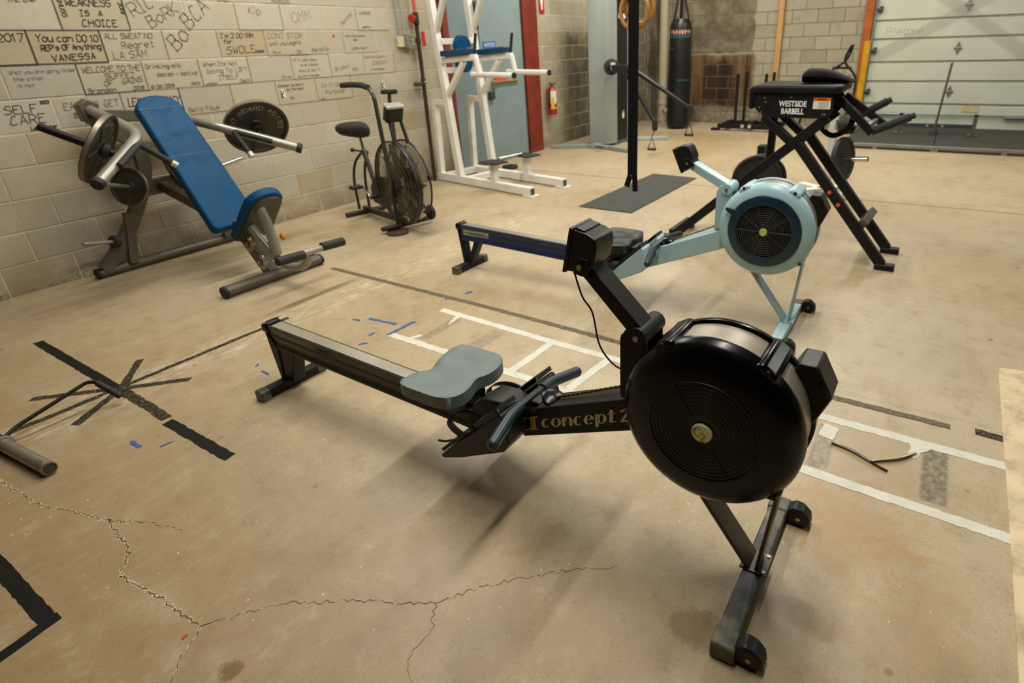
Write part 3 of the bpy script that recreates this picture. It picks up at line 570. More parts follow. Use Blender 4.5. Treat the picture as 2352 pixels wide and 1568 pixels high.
def rower(name, label, loc, rz, S):
    R = thing(name, label, 'rowing machine', loc, rz)
    # local axes: x across, y toward the rail's rear end, z up.  flywheel centre:
    UY, UZ = .160, S['wz']
    cap = S['cap']; fr = S['frame']
    # rail
    prof = [(-.035, 0), (.035, 0), (.035, -.018), (.029, -.026), (.029, -.042), (.0315, -.05), (.029, -.058), (.029, -.084), (.034, -.092), (.034, -.106), (-.034, -.106), (-.034, -.092), (-.029, -.084), (-.029, -.058), (-.0315, -.05), (-.029, -.042), (-.029, -.026), (-.035, -.018)]
    y0, z0, y1, z1 = 2.235, .318, .98, .278
    rail = MB().prism(prof, 0, 1, lambda p, t: (p[0], y0+(y1-y0)*t, z0+(z1-z0)*t+p[1])).build('rail', S['rail'], R, bevel=.0015)
    tr = MB().prism([(-.026, 0), (.026, 0), (.026, .0025), (-.026, .0025)], 0.02, .98, lambda p, t: (p[0], y0+(y1-y0)*t, z0+(z1-z0)*t+p[1])).build('steel_track', mAlu, rail)
    mb = MB(); mb.prism(roundrect(.082, .05, .018), 0, .042, lambda p, t: (p[0], 2.228+t, .302+p[1])); ec = mb.build('end_cap', mBlk, R, bevel=.006)
    [MB().cyl((q*.033, 2.25, .326), (q*.033, 2.25, .331), .008, 10).build('screw', mBolt, ec) for q in (-1, 1)]
    if S.get('sticker'):
        mb = MB(); mb.box((-.0298, 2.10, .268), (.001, .22, .036)); st = mb.build('rail_sticker', M('cream_sticker', '#b7b08a', .5), rail)
        text_mesh('lettering', 'concept II', .036, M('dark_print', '#2b2f3a', .6), lambda a, b: (-.0306, 2.09-a, .268+b), st)
    # rear leg and foot
    mb = MB(); mb.prism([(2.262, .30), (2.19, .214), (2.205, .046), (2.225, .046)] if not S['open'] else [(2.262, .30), (2.225, .22), (2.212, .046), (2.232, .046)], -.036, .036, lambda p, t: (t, p[0], p[1]))
    mb.build('rear_leg', mBlkMat, R, bevel=.003); mb = MB()
    mb.prism([(2.20, .21), (2.085, .206), (2.14, .046), (2.20, .046)] if not S['open'] else [(2.125, .21), (2.08, .206), (2.165, .046), (2.20, .046)], -.03, .03, lambda p, t: (t, p[0], p[1])); mb.build('rear_strut', mBlkMat, R, bevel=.003)
    mb = MB(); mb.box((0, 2.205, .026), (.28, .05, .044)); rf = mb.build('rear_foot', mBlkMat, R, bevel=.004)
    for s in (-1, 1): MB().box((s*.145, 2.205, .025), (.045, .056, .05)).build('foot_cap', mFootB, rf, bevel=.006)
    # seat
    NX, NY = 28, 20; W2, L2 = .168, .128; sy = S['seat_y']; mb = MB(); vs = []; fs = []
    def top(a, b):   # a across -1..1, b rear..front -1..1
        yy = b*L2*(1-.12*math.exp(-(a/.36)**2))
        q = max(abs(a), abs(b))/max(1e-6, (abs(a)**5+abs(b)**5)**.2) if (a or b) else 1.; xx = a*W2*q; yy *= q
        z = .016*abs(a)**2.2 - .012*math.exp(-((abs(a)-.45)/.25)**2)*math.exp(-((b+.1)/.6)**2) + .012*math.exp(-(a/.2)**2)*max(0, b)*.8 - .010*math.exp(-(a/.22)**2)*max(0, -b)*1.6
        e = max(0, abs(b)-.8)/.2; z -= .007*e*e; e = max(0, abs(a)-.86)/.14; z -= .006*e*e
        return xx, yy, z
    for i in range(NX+1):
        for j in range(NY+1):
            x, y, z = top(-1+2*i/NX, -1+2*j/NY); vs.append((x, sy-y, .372+z))
    n1 = len(vs)
    for i in range(NX):
        for j in range(NY): fs.append((i*(NY+1)+j, (i+1)*(NY+1)+j, (i+1)*(NY+1)+j+1, i*(NY+1)+j+1))
    rim = [i*(NY+1) for i in range(NX+1)]+[NX*(NY+1)+j for j in range(1, NY+1)]+[i*(NY+1)+NY for i in range(NX-1, -1, -1)]+[j for j in range(NY-1, 0, -1)]
    m = len(rim); l1 = [Vector(vs[q])+Vector((0, 0, -.046)) for q in rim]; c0 = Vector((0, sy, 0)); l2 = [Vector((c0.x+(p.x-c0.x)*.90, c0.y+(p.y-c0.y)*.86, p.z-.006)) for p in l1]
    vs += l1+l2
    for q in range(m):
        q2 = (q+1) % m; fs.append((rim[q], rim[q2], n1+q2, n1+q)); fs.append((n1+q, n1+q2, n1+m+q2, n1+m+q))
    fs.append(tuple(n1+m+q for q in range(m))); mb.add(vs, fs); seat = mb.build('seat', S['seat'], R, smooth=60)
    mb = MB(); mb.box((0, sy, .318), (.10, .20, .03)); mb.box((-.046, sy, .288), (.012, .20, .06)); mb.box((.046, sy, .288), (.012, .20, .06)); car = mb.build('seat_carriage', mBlkMat, R, bevel=.004)
    for s in (-1, 1):
        for t in (-1, 1): MB().cyl((s*.052, sy+t*.075, .296), (s*.02, sy+t*.075, .296), .016, 14).build('roller', mRub, car)
    # main beam
    def side(p, t): return (t, p[0], p[1])
    bp = [(.80, .240), (.74, .372), (.42, .506), (.06, .655), (.06, .55), (.405, .402)]
    beam = MB().prism(bp, -.05, .05, side).build('main_beam', fr, R, bevel=.006)
    if S.get('logo'):
        sl = .42; ca, sa = math.cos(math.atan(sl)), math.sin(math.atan(sl)); oy, oz = .716, .306
        ex = 1.
        fn = lambda a, b: (-.0512, oy-a*ex*ca, oz+a*ex*sa+b)
        mb = MB(); L = display_word(mb, 'concept', .034, fn, 1.24, .0030); mb.build('lettering', mCream, beam, smooth=0)
        mb = MB(); display_word(mb, '2', .034, lambda a, b: fn(a+L+.010, b), 1.15); mb.build('numeral', mCream, beam, smooth=0)
        mb = MB(); oy, oz = .806, .268; ex = 1.42
        rr = [(.022+.022*math.cos(t), .020+.026*math.sin(t)) for t in [2*PI*i/24 for i in range(25)]]; ri = [(.026+.010*math.cos(t), .020+.023*math.sin(t)) for t in [2*PI*i/24 for i in range(25)]]
        for q in range(24):
            if 20 < q or q < 3: continue
            mb.add([fn(*rr[q]), fn(*rr[q+1]), fn(*ri[q+1]), fn(*ri[q])], [(0, 1, 2, 3)])
        mb.add([fn(.036, -.006), fn(.036, .046), fn(.041, .046), fn(.041, -.006)], [(0, 1, 2, 3)])
        mb.add([fn(.036, .046), fn(.062, .046), fn(.054, .040), fn(.050, .040), fn(.050, 0), fn(.060, -.006), fn(.043, -.006), fn(.043, .046)], [(0, 1, 2, 3, 4, 5, 6, 7)]); mb.build('emblem', mYellow, beam, smooth=0)
    mb = MB(); mb.prism([(.99, .262), (1.02, .29), (.95, .345), (.87, .352), (.80, .33), (.80, .262)], -.055, .055, side); mb.build('foot_housing', S['house'], R, bevel=.012, seg=3)
    mb = MB(); mb.prism([(.80, .242), (.98, .165), (1.04, .17), (1.04, .255), (.80, .30)], -.048, .048, side); mb.build('lower_housing', fr, R, bevel=.006)
    # foot boards
    for s in (-1, 1):
        a, b = s*.056, s*.153; cx = (a+b)/2
        mb = MB(); mb.prism([(1.092, .124), (1.08, .114), (.99, .150), (.80, .245), (.772, .288), (.792, .380), (.805, .388)], min(a, b), max(a, b), side); fb = mb.build('foot_board', S['foot'], R, bevel=.005)
        d = Vector((0, -.287, .264)).normalized(); nrm = Vector((0, .264, .287)).normalized()
        def on(t, x, h): return Vector((x, 1.092, .124))+d*t+nrm*h
        mb = MB(); q = [on(.02, cx-.046, .004), on(.02, cx+.046, .004), on(.20, cx+.046, .004), on(.20, cx-.046, .004)]; mb.add(q+[p+nrm*.012 for p in q], [(0, 1, 2, 3), (7, 6, 5, 4), (0, 4, 5, 1), (1, 5, 6, 2), (2, 6, 7, 3), (3, 7, 4, 0)]); mb.build('heel_plate', mRub, fb, bevel=.003)
        mb = MB()
        for (x0, x1, t0, t1) in ((cx-.046, cx-.034, .22, .395), (cx+.034, cx+.046, .22, .395), (cx-.046, cx+.046, .22, .245), (cx-.046, cx+.046, .375, .395)):
            q = [on(t0, x0, .004), on(t0, x1, .004), on(t1, x1, .004), on(t1, x0, .004)]; mb.add(q+[p+nrm*.016 for p in q], [(0, 1, 2, 3), (7, 6, 5, 4), (0, 4, 5, 1), (1, 5, 6, 2), (2, 6, 7, 3), (3, 7, 4, 0)])
        mb.build('toe_plate', mBlkSat, fb, bevel=.003)
        # strap loop: a flat band arching over the board, leaning to the rear
        mb = MB(); n = 22; tt = .185; prev = None
        for i in range(n+1):
            t = PI*i/n; x = cx+.056*math.cos(t)*1.02; h = .012+S['strap'][0 if s < 0 else 1]*math.sin(t)**.8; lean = -.055*math.sin(t)
            c1 = on(tt-.019+lean, x, h); c2 = on(tt+.019+lean, x, h)
            cur = (c1, c2)
            if prev: mb.add([prev[0], prev[1], cur[1], cur[0]], [(0, 1, 2, 3)])
            prev = cur
        so = mb.build('strap', mRub, fb); md = so.modifiers.new('t', 'SOLIDIFY'); md.thickness = .0022
        mb = MB(); p = on(tt, cx-s*.0, .012); e = on(tt-.02, cx+s*.062, .01); mb.tube(spline([e, e+Vector((s*.02, .04, -.01)), e+Vector((s*.01, .085, -.03))], 6), .004, 6); mb.build('strap_tail', mRub, fb)
    # handle on its hook
    hy, hz = S['handle']
    mb = MB(); mb.bar((-.075, hy+.004, hz), (.075, hy+.004, hz), .026, .026); mb.box((0, hy-.02, hz-.006), (.05, .05, .022)); hd = mb.build('handle', mBlkSat, R, bevel=.006)
    for s in (-1, 1):
        mb = MB(); mb.tube(fillet([(s*.06, hy+.004, hz), (s*.115, hy+.004, hz-.002), (s*.238, hy-.022+S['hdrop']*.2, hz-.02-S['hdrop']*(1 if s < 0 else -.1))], .05), .0195, 14); g = mb.build('grip', mTeal, hd)
        e = Vector((s*.238, hy-.022+S['hdrop']*.2, hz-.02-S['hdrop']*(1 if s < 0 else -.1))); MB().sphere(e, .0195, 12).build('grip_end', mTeal, g)
    mb = MB(); mb.lathe([(.0, 0), (.040, 0), (.040, .010), (.026, .018), (0, .018)], (0, .70, .390), (0, -.385, .923), 20); mb.build('handle_hook', mBlk, R)
    # chain
    a, b = Vector((0, hy-.04, hz+.006)), Vector((0, .36, .558)); n = 46; mb = MB()
    for i in range(n):
        p = a.lerp(b, i/n); q = a.lerp(b, (i+.9)/n); mb.bar(p, q, .0075 if i % 2 else .0045, .0045 if i % 2 else .0075)
    mb.build('chain', mChain, R, smooth=0)
    # flywheel housing
    AX = (-1, 0, 0); O = (0, UY, UZ)
    if S['open']:
        pr = [(.152, .104), (.156, .122), (.175, .121), (.208, .113), (.226, .102), (.235, .088), (.236, .07), (.231, .064)]
        fc = MB().lathe(pr, O, AX, 72, False).build('front_cap', cap, R)
        md = fc.modifiers.new('t', 'SOLIDIFY'); md.thickness = .003
        ring = MB().lathe([(.132, .115), (.136, .132), (.150, .133), (.178, .126), (.182, .118)], O, AX, 72, False).build('inner_ring', S['ring'], fc)
        mb = MB()
        for r in [.026+.0118*i for i in range(10)]: mb.torus(Vector(O)+Vector((-.126+.03*(r/.14)**2*.2, 0, 0)), r, .0028, (1, 0, 0), 48, 6)
        for i in range(10):
            t = 2*PI*i/10; mb.cyl((-.124, UY+.02*math.cos(t), UZ+.02*math.sin(t)), (-.120, UY+.137*math.cos(t), UZ+.137*math.sin(t)), .0024, 6)
        mb.build('fan_grille', M('grille_grey', '#34342f', .5), fc)
        MB().lathe([(0, .10), (.145, .10), (.145, .085), (0, .085)], O, AX, 48).build('flywheel', M('flywheel_dark', '#0d0d0d', .6), fc)
        mb = MB()
        for i in range(24):
            t = 2*PI*i/24; c, s_ = math.cos(t), math.sin(t); mb.bar((-.104, UY+.04*c, UZ+.04*s_), (-.104, UY+.135*c, UZ+.135*s_), .004, .012, up=(1, 0, 0))
        mb.build('fan_blades', M('blade_grey', '#0e0e0e', .6), fc)
        MB().lathe([(0, .135), (.017, .135), (.019, .131), (.019, .118)], O, AX, 32).build('emblem', mEmbG, fc)
        mb = MB(); mb.prism([(.148, .60), (.176, .62), (.222, .50), (.218, .45), (.174, .40), (.148, .38)], .121, .135, lambda p, t: (-t, UY+p[0]*math.cos(p[1]), UZ+p[0]*math.sin(p[1]))); mb.build('damper_lever', S['ring'], fc, bevel=.003)
    else:
        pr = [(0, .128), (.03, .130), (.05, .134), (.13, .133), (.155, .130), (.19, .124), (.213, .115), (.229, .102), (.2375, .088), (.238, .072), (.233, .066)]
        fc = MB().lathe(pr, O, AX, 96, False).build('front_cap', cap, R)
        mb = MB()
        for r in [.052+.0112*i for i in range(9)]: mb.torus(Vector(O)+Vector((-.1335, 0, 0)), r, .0018, (1, 0, 0), 64, 6)
        for i in range(8):
            t = 2*PI*i/8+.2; mb.cyl((-.1335, UY+.05*math.cos(t), UZ+.05*math.sin(t)), (-.1335, UY+.143*math.cos(t), UZ+.143*math.sin(t)), .0024, 6)
        mb.build('vent_rings', mBlkMat, fc)
        em = MB().lathe([(0, .139), (.0245, .139), (.0268, .136), (.0268, .125)], O, AX, 40).build('emblem', mEmb, fc)
        for ch, oy, oz, xh in (('C', .0225, -.0085, .0265), ('2', .0040, -.0215, .0205)):
            mb = MB(); display_word(mb, ch, xh, lambda a, b: (-.1395, UY+oy-a, UZ+oz+b-.15*a), .95); mb.build('letter', mGreen, em, smooth=0)
        for (r0, r1, a0) in ((.216, .234, .29), (.205, .235, -.31), (.19, .215, .79)):
            p = lambda r, t, k: Vector((-.10-k, UY+r*math.cos(t), UZ+r*math.sin(t)))
            MB().bar(p(r0, a0, .012), p(r1, a0+.03, .0), .006, .006).build('moulded_rib', mBlk, fc, bevel=.002)
    MB().lathe([(.2285, .066), (.2285, -.03)], O, AX, 96, False).build('mesh_band', mMesh, R)
    MB().lathe([(.231, -.026), (.2375, -.030), (.238, -.044), (.228, -.058), (.205, -.068), (.15, -.076), (0, -.078)], O, AX, 96, False).build('back_cap', cap, R)
    MB().lathe([(.226, .062), (.226, -.028)], O, AX, 60, True).build('drum', M('flywheel_dark', '#0d0d0d', .6), R)
    for (t, wl, x0, x1) in ((math.radians(S['lug'][0]), .030, .092, -.048), (math.radians(S['lug'][1]), .030, .092, -.048), (math.radians(S['lug'][2]), .026, .088, -.048)):
        er = Vector((0, math.cos(t), math.sin(t))); et = Vector((0, -math.sin(t), math.cos(t))); mb = MB()
        base = Vector(O)
        pts = [(-wl, .205), (-wl*1.15, .228), (-wl*.75, .245), (wl*.75, .245), (wl*1.15, .228), (wl, .205)]
        mb.prism(pts, x0+.012, x1-.004, lambda p, k: base+Vector((-k, 0, 0))+et*p[0]+er*p[1]); lg = mb.build('clamp_lug', cap, R, bevel=.010, seg=3)
        MB().cyl(base+er*.236+Vector((-.1035, 0, 0)), base+er*.236+Vector((-.107, 0, 0)), .007, 12).build('screw', mBlkMat, lg)
    # drive box at the very front
    mb = MB(); mb.prism([(-.035, .50), (-.072, .47), (-.106, .555), (-.065, .632), (-.02, .632), (.02, .55)], -.055, .04, lambda p, t: (t+.07, p[0], p[1]+UZ-.46)); db = mb.build('drive_cover', mBlkSat, R, bevel=.005)
    MB().cyl((.011, -.075, .585+UZ-.46), (.0135, -.075, .585+UZ-.46), .006, 10).build('screw', mBlk, db)
    # monitor mast, arm, monitor
    px, pz = .378, .716+S['dz']
    mb = MB(); mb.prism([(.405, .52), (.432, .52), (.432, .70+S['dz']), (.415, pz+.014), (px, pz+.026), (.352, pz+.016), (.348, .66+S['dz']), (.36, .52)], -.052, -.046, side)
    mb.prism([(.405, .52), (.432, .52), (.432, .70+S['dz']), (.415, pz+.014), (px, pz+.026), (.352, pz+.016), (.348, .66+S['dz']), (.36, .52)], .046, .052, side); mb.box((0, .425, .61), (.10, .012, .2)); mast = mb.build('mast', fr, R, bevel=.003)
    mb = MB(); mb.cyl((-.060, px, pz), (.066, px, pz), .028, 24); pv = mb.build('pivot', S['arm'], mast)
    MB().cyl((-.068, px, pz), (-.060, px, pz), .0085, 6).build('bolt', mBolt, mast)
    ty, tz = S['armtop']
    d = Vector((0, ty-px, tz-pz)); up = Vector((0, -d.z, d.y)).normalized()
    mb = MB(); A = Vector((0, px, pz))+up*.012; B = Vector((0, ty, tz))+up*.006
    X0 = Vector((-.012, 0, 0)); mb.bar(A+X0, B+X0, .070, .024, up=up); mb.bar(A+Vector((-.045, 0, 0))-up*.012, B+Vector((-.045, 0, 0))-up*.008, .005, .036, up=up); arm = mb.build('monitor_arm', S['arm'], R, bevel=.004)
    # monitor body (screen faces the rower)
    ca, sa = math.cos(S['mtilt']), math.sin(S['mtilt'])
    def mo(p, t): return (t-.005, ty+p[0]*ca-p[1]*sa, tz+p[0]*sa+p[1]*ca)
    mb = MB(); mb.prism([(.010, -.018), (.044, -.026), (.044, .096), (.0, .098), (-.026, .090), (-.034, .070), (-.034, .022), (-.012, -.012)], -.052, .046, mo); mon = mb.build('monitor', mBlkSat, R, bevel=.004, seg=3)
    mb = MB(); mb.prism([(.042, -.030), (.054, -.032), (.054, .100), (.042, .100)], -.056, .050, mo); mb.build('screen_bezel', mBlkSat, mon, bevel=.003)
    mb = MB(); mb.prism([(.0535, .02), (.0545, .02), (.0545, .085), (.0535, .085)], -.042, .036, mo); mb.build('screen', M('lcd_grey', '#6a7060', .25), mon)
    mb = MB(); mb.prism([(.012, .096), (.040, .096), (.040, .102), (.012, .1015)], -.044, .040, mo); mb.build('top_lid', mBlkSat, mon, bevel=.002)
    mb = MB(); mb.prism([(-.03, -.02), (.02, -.024), (.02, .03), (-.02, .03)], -.056, .044, mo); mb.build('monitor_bracket', mBlkMat, mon, bevel=.003)
    q = mo((0, .005), -.060); MB().cyl(q, (q[0]-.006, q[1], q[2]), .0085, 6).build('bolt', mBolt, mon)
    if S.get('cable'):
        mb = MB(); mb.tube(spline([(-.045, .575, .868), (-.05, .548, .80), (-.05, .517, .757), (-.05, .498, .667), (-.05, .463, .62), (-.05, .422, .604), (-.05, .39, .63), (-.048, .36, .68)], 8), .0026, 8); mb.build('cable', mRub, R)
    # front legs and foot
    def leg(nm, ya, za, yb, zb, w, th):
        a, b = Vector((0, ya, za)), Vector((0, yb, zb)); d = (b-a).normalized(); up = Vector((0, -d.z, d.y))
        m_ = MB(); m_.bar(a, b, w, th, up=up); return m_.build(nm, S['leg'], R, bevel=.004)
    leg('front_leg', .030, .050, .34, .46, .078, .012); leg('front_leg', .010, .050, -.030, .43, .066, .012)
    mb = MB(); mb.box((0, .018, .0525), (.085, .075, .004)); pp = mb.build('foot_plate', S['leg'], R, bevel=.0015)
    for s in (-1, 1):
        for t in (-1, 1): MB().cyl((s*.032, .018+t*.027, .054), (s*.032, .018+t*.027, .0575), .006, 10).build('rivet', mBolt, pp)
    mb = MB(); mb.box((0, .018, .028), (.56, .056, .044)); ff = mb.build('front_foot', S['foot_bar'], R, bevel=.005)
    for s in (-1, 1):
        mb = MB(); mb.box((s*.272, .018, .028), (.062, .064, .054)); mb.build('foot_cap', mFootB, ff, bevel=.007)
        mb = MB(); mb.prism([(-.010, .010), (-.010, .056), (-.030, .072), (-.055, .068), (-.078, .046), (-.084, .012)], -.024, .024, lambda p, t: (s*.268+t, p[0], p[1])); cs = mb.build('caster_guard', mBlkSat, ff, bevel=.006)
        mb = MB(); mb.cyl((s*.268-.014, -.046, .028), (s*.268+.014, -.046, .028), .0275, 20); mb.build('caster_wheel', mRub, ff)
        mb = MB(); mb.cyl((s*.268-.0265, -.046, .034), (s*.268+.0265, -.046, .034), .007, 10); mb.build('axle', mBolt, ff)
    return R
near = dict(wz=.538, cap=mBlk, frame=mBlkMat, rail=mAluD, seat=mSeatG, house=mBlkSat, foot=mBlkSat, arm=mBlkMat, leg=mDust, foot_bar=mFootB, open=False, ring=mBlk, logo=True, seat_y=1.135, strap=(.075, .075),
    handle=(.782, .370), hdrop=.0, lug=(56, 122, -40), dz=0., armtop=(.545, .885), mtilt=.22, cable=True)
near['lug'] = (58, 125, 219)
rower('rowing_machine', 'black rowing machine with grey seat and solid black flywheel cover, nearest the camera', (1.30, .21, 0), math.radians(-.5), near)
far = dict(wz=.553, cap=mBluL, frame=mBluL, rail=mBluRail, seat=mBlkSat, house=mBlkSat, foot=mBluL, arm=mBluL, leg=mBluL, foot_bar=mBluL, open=True, ring=mBluD, logo=False, seat_y=1.04, strap=(.05, .06),
    handle=(.745, .385), hdrop=.03, lug=(60, 122, 218), dz=.015, armtop=(.590, .845), mtilt=-.42, cable=False, sticker=True)
rower('rowing_machine', 'pale blue rowing machine with open black fan grille and blue rail', (2.965, .50, 0), math.radians(.5), far)
# ------------------------------------------------------------------ incline press machine
mGun = M('gunmetal_paint', '#5f594d', .42, .35, var=.12, scale=6, dirt='#8c8370', dirtamt=.2); mSil = M('silver_paint', '#9b978b', .36, .5, var=.08, scale=6); mBlue = M('blue_vinyl', '#004268', .5, spec=.16, var=.06, scale=5, dirt='#12476f', dirtamt=.3)
mBlueD = M('blue_vinyl_dark', '#063a60', .45, var=.08, scale=6); mIron = M('cast_iron', '#3b382f', .45, .55, var=.2, scale=14, dirt='#6b6148', dirtamt=.35); mIronL = M('worn_iron', '#857d6c', .42, .6, var=.2, scale=14)
mChr = M('chrome', '#c9c6bd', .18, 1., var=.05); mOrK = M('orange_knob', '#e08a12', .4)
cx = 2.14
pm = thing('incline_press_machine', 'plate-loaded incline press machine with long blue back pad against the wall', 'weight machine', (cx, 4.4, 0))
def wp(mb, name, mat, parent=None, **k):
    # world-authored part: parent may be the thing or one of its parts
    root = parent
    while root.parent is not None: root = root.parent
    off = root.location; me = mb.mesh(name, mat, off, root.rotation_euler.z, k.get('smooth', 40.)); o = bpy.data.objects.new(name, me); COL.objects.link(o); o.parent = parent
    if k.get('bevel'):
        md = o.modifiers.new('bevel', 'BEVEL'); md.width = k['bevel']; md.segments = k.get('seg', 2); md.limit_method = 'ANGLE'; md.angle_limit = math.radians(38)
    return o
def oval(a, b, rx, rz):
    pr = [(math.cos(t)*rx, math.sin(t)*rz) for t in [2*PI*i/16 for i in range(16)]]
    return lambda mb: mb.prism(pr, 0, 1, lambda p, t: (a[0]+(b[0]-a[0])*t, a[1]+p[0], a[2]+p[1]))
mb = MB(); oval((1.57, 4.99, .042), (2.71, 4.99, .042), .042, .034)(mb); rb = wp(mb, 'rear_base', mGun, pm)
for x in (1.56, 2.72): mb = MB(); oval((x-.012, 4.99, .040), (x+.012, 4.99, .040), .045, .037)(mb); wp(mb, 'end_cap', mRub, rb, bevel=.005)
mb = MB(); oval((1.79, 3.775, .042), (2.49, 3.775, .042), .045, .036)(mb); fb = wp(mb, 'front_base', mGun, pm)
for x in (1.785, 2.495): mb = MB(); oval((x-.012, 3.775, .040), (x+.012, 3.775, .040), .047, .039)(mb); wp(mb, 'end_cap', mRub, fb, bevel=.005)
for s in (-1, 1):
    q_ = .30 if s < 0 else .20
    pts = [(cx+s*.54, 4.97, .06), (cx+s*.40, 4.97, .19), (cx+s*.27, 4.96, .36), (cx+s*.13, 4.95, .60), (cx+s*.09, 4.94, .76), (cx+s*.12, 4.94, .90), (cx+s*(q_-.05), 4.95, 1.01), (cx+s*q_, 4.95, 1.09)]
    P = spline(pts, 4); mb = MB()
    for a, b in zip(P, P[1:]): mb.bar(a, b+(b-a)*.15, .055, .10, up=(0, 1, 0)) if False else mb.bar(a, b+(b-a)*.12, .05, .085, up=(1, 0, .3))
    wp(mb, 'upright', mGun, pm, smooth=50)
    mb = MB(); mb.bar((cx+s*.36, 4.95, .06), (cx+s*.285, 4.95, .42), .05, .06); wp(mb, 'strut', mGun, pm, bevel=.004)
mb = MB(); mb.box((cx, 4.985, .56), (.46, .05, .115)); wp(mb, 'crossbeam', mGun, pm, bevel=.005)
mb = MB(); mb.bar((cx-.34, 4.97, 1.10), (cx+.22, 4.97, 1.04), .06, .08); wp(mb, 'top_crossbar', mGun, pm, bevel=.005)
for s in (-1, 1):
    mb = MB(); mb.prism([(-.05, -.06), (.05, -.06), (.06, .05), (.0, .085), (-.06, .05)], -.04, .04, lambda p, t: (cx+(-.30 if s < 0 else .18)+p[0], 4.97+t, (1.12 if s < 0 else 1.03)+p[1])); pv = wp(mb, 'pivot_block', mGun, pm, bevel=.008)
    for q in (-.02, .025): mb = MB(); mb.cyl((cx+(-.30 if s < 0 else .18)+q, 4.925, 1.14 if s < 0 else 1.04), (cx+(-.30 if s < 0 else .18)+q, 4.935, 1.14 if s < 0 else 1.04), .010, 8); wp(mb, 'bolt', mChr, pv)
# spine and pads
mb = MB(); mb.bar((cx, 3.80, .05), (cx, 4.08, .38), .07, .09, up=(0, 1, 0)); wp(mb, 'front_post', mGun, pm, bevel=.006)
mb = MB(); mb.bar((cx, 4.12, .36), (cx, 4.98, .56), .06, .07); wp(mb, 'spine', mGun, pm, bevel=.005)
d = Vector((0, .60, .795)).normalized(); nn = Vector((0, -.795, .60)).normalized(); base = Vector((cx, 4.085, .345))
def padpoly(w0, w1, L, r):
    pts = []; 
    for k in range(9): t = -PI/2-PI/2*(1-k/8)*1; pts.append((-w0/2+.04+.04*math.cos(PI+PI/2*k/8), .04+.04*math.sin(PI+PI/2*k/8)))
    for k in range(9): pts.append((w0/2-.04+.04*math.cos(-PI/2+PI/2*k/8), .04+.04*math.sin(-PI/2+PI/2*k/8)))
    for k in range(13): t = PI*k/12; pts.append((w1/2*math.cos(t), L-r+r*math.sin(t)))
    return pts
mb = MB(); mb.prism(padpoly(.325, .29, 1.06, .10), -.045, .03, lambda p, t: base+Vector((p[0], 0, 0))+d*p[1]+nn*t); bp_ = wp(mb, 'back_pad', mBlue, pm, bevel=.016, seg=4)
mb = MB(); mb.box(base+d*.48-nn*.055, (.20, .02, .86), Matrix.Rotation(-math.atan2(.60, .795), 3, 'X')); wp(mb, 'pad_board', mBlkMat, pm)
for L in (.58, .955): mb = MB(); mb.bar(base+d*L+nn*.0306+Vector((-.15 if L < .9 else -.14, 0, 0)), base+d*L+nn*.0306+Vector((.15 if L < .9 else .14, 0, 0)), .0035, .002, up=nn); wp(mb, 'seam', mBlueD, bp_)
d2 = Vector((0, -.70, .71)).normalized(); n2 = Vector((0, .71, .70)).normalized(); b2 = Vector((cx+.03, 4.0, .28))
sp_ = [(p[0], p[1]) for p in padpoly(.27, .25, .48, .11)]
mb = MB(); mb.prism(sp_, -.02, .045, lambda p, t: b2+Vector((p[0], 0, 0))+d2*p[1]+n2*t); st_ = wp(mb, 'seat_pad', mBlue, pm, bevel=.016, seg=4)
mb = MB(); mb.prism([(p[0]*.86, p[1]*.92+.015) for p in sp_], -.034, -.018, lambda p, t: b2+Vector((p[0], 0, 0))+d2*p[1]+n2*t); wp(mb, 'seat_plate', M('seat_underside', '#4a4439', .5, .2, var=.15), st_)
mb = MB(); mb.tube([(cx-.012, 3.75, .56), (cx, 3.715, .42), (cx+.005, 3.69, .20)], .032, 12); wp(mb, 'seat_stem', mSil, pm)
mb = MB(); mb.tube([(cx-.03, 3.90, .42), (cx-.03, 3.80, .32), (cx, 3.70, .18)], .030, 12); wp(mb, 'seat_stem', mSil, pm)
for (yy, zz) in ((3.90, .25), (3.805, .135)):
    mb = MB(); P = arc((cx-.055, yy, zz+.03), .055, -2.5, .5, 10, (0, -1, 0), (0, 0, 1)); 
    for a, b in zip(P, P[1:]): mb.bar(a, b+(b-a)*.15, .012, .034, up=(0, 0, 1)) if abs((b-a).normalized().z) < .9 else mb.bar(a, b+(b-a)*.15, .034, .012, up=(0, 1, 0))
    cm = wp(mb, 'adjuster_cam', M('zinc_plate', '#a39b84', .35, .7), pm); mb = MB(); mb.sphere((cx-.066, yy-.05, zz+.06), .016, 10); wp(mb, 'bolt', mChr, cm)
mb = MB(); mb.lathe([(0, 0), (.02, 0), (.026, .008), (.026, .02), (.018, .026), (0, .026)], (cx+.085, 3.74, .29), (1, -.2, .2), 14); wp(mb, 'adjuster_knob', mOrK, pm)
mb = MB(); mb.tube(fillet([(cx, 3.74, .20), (cx+.0, 3.62, .13), (cx+.0, 3.42, .15), (cx, 3.31, .262)], .12), .026, 12); wp(mb, 'foot_bar_arm', mSil, pm)
mb = MB(); mb.cyl((1.925, 3.30, .285), (2.37, 3.30, .275), .021, 14); hb = wp(mb, 'foot_bar', mSil, pm)
for x0, x1 in ((1.90, 2.085), (2.215, 2.385)): mb = MB(); mb.cyl((x0, 3.30, .2855), (x1, 3.30, .2755), .029, 16); wp(mb, 'foam_grip', mRub, hb, bevel=.006)
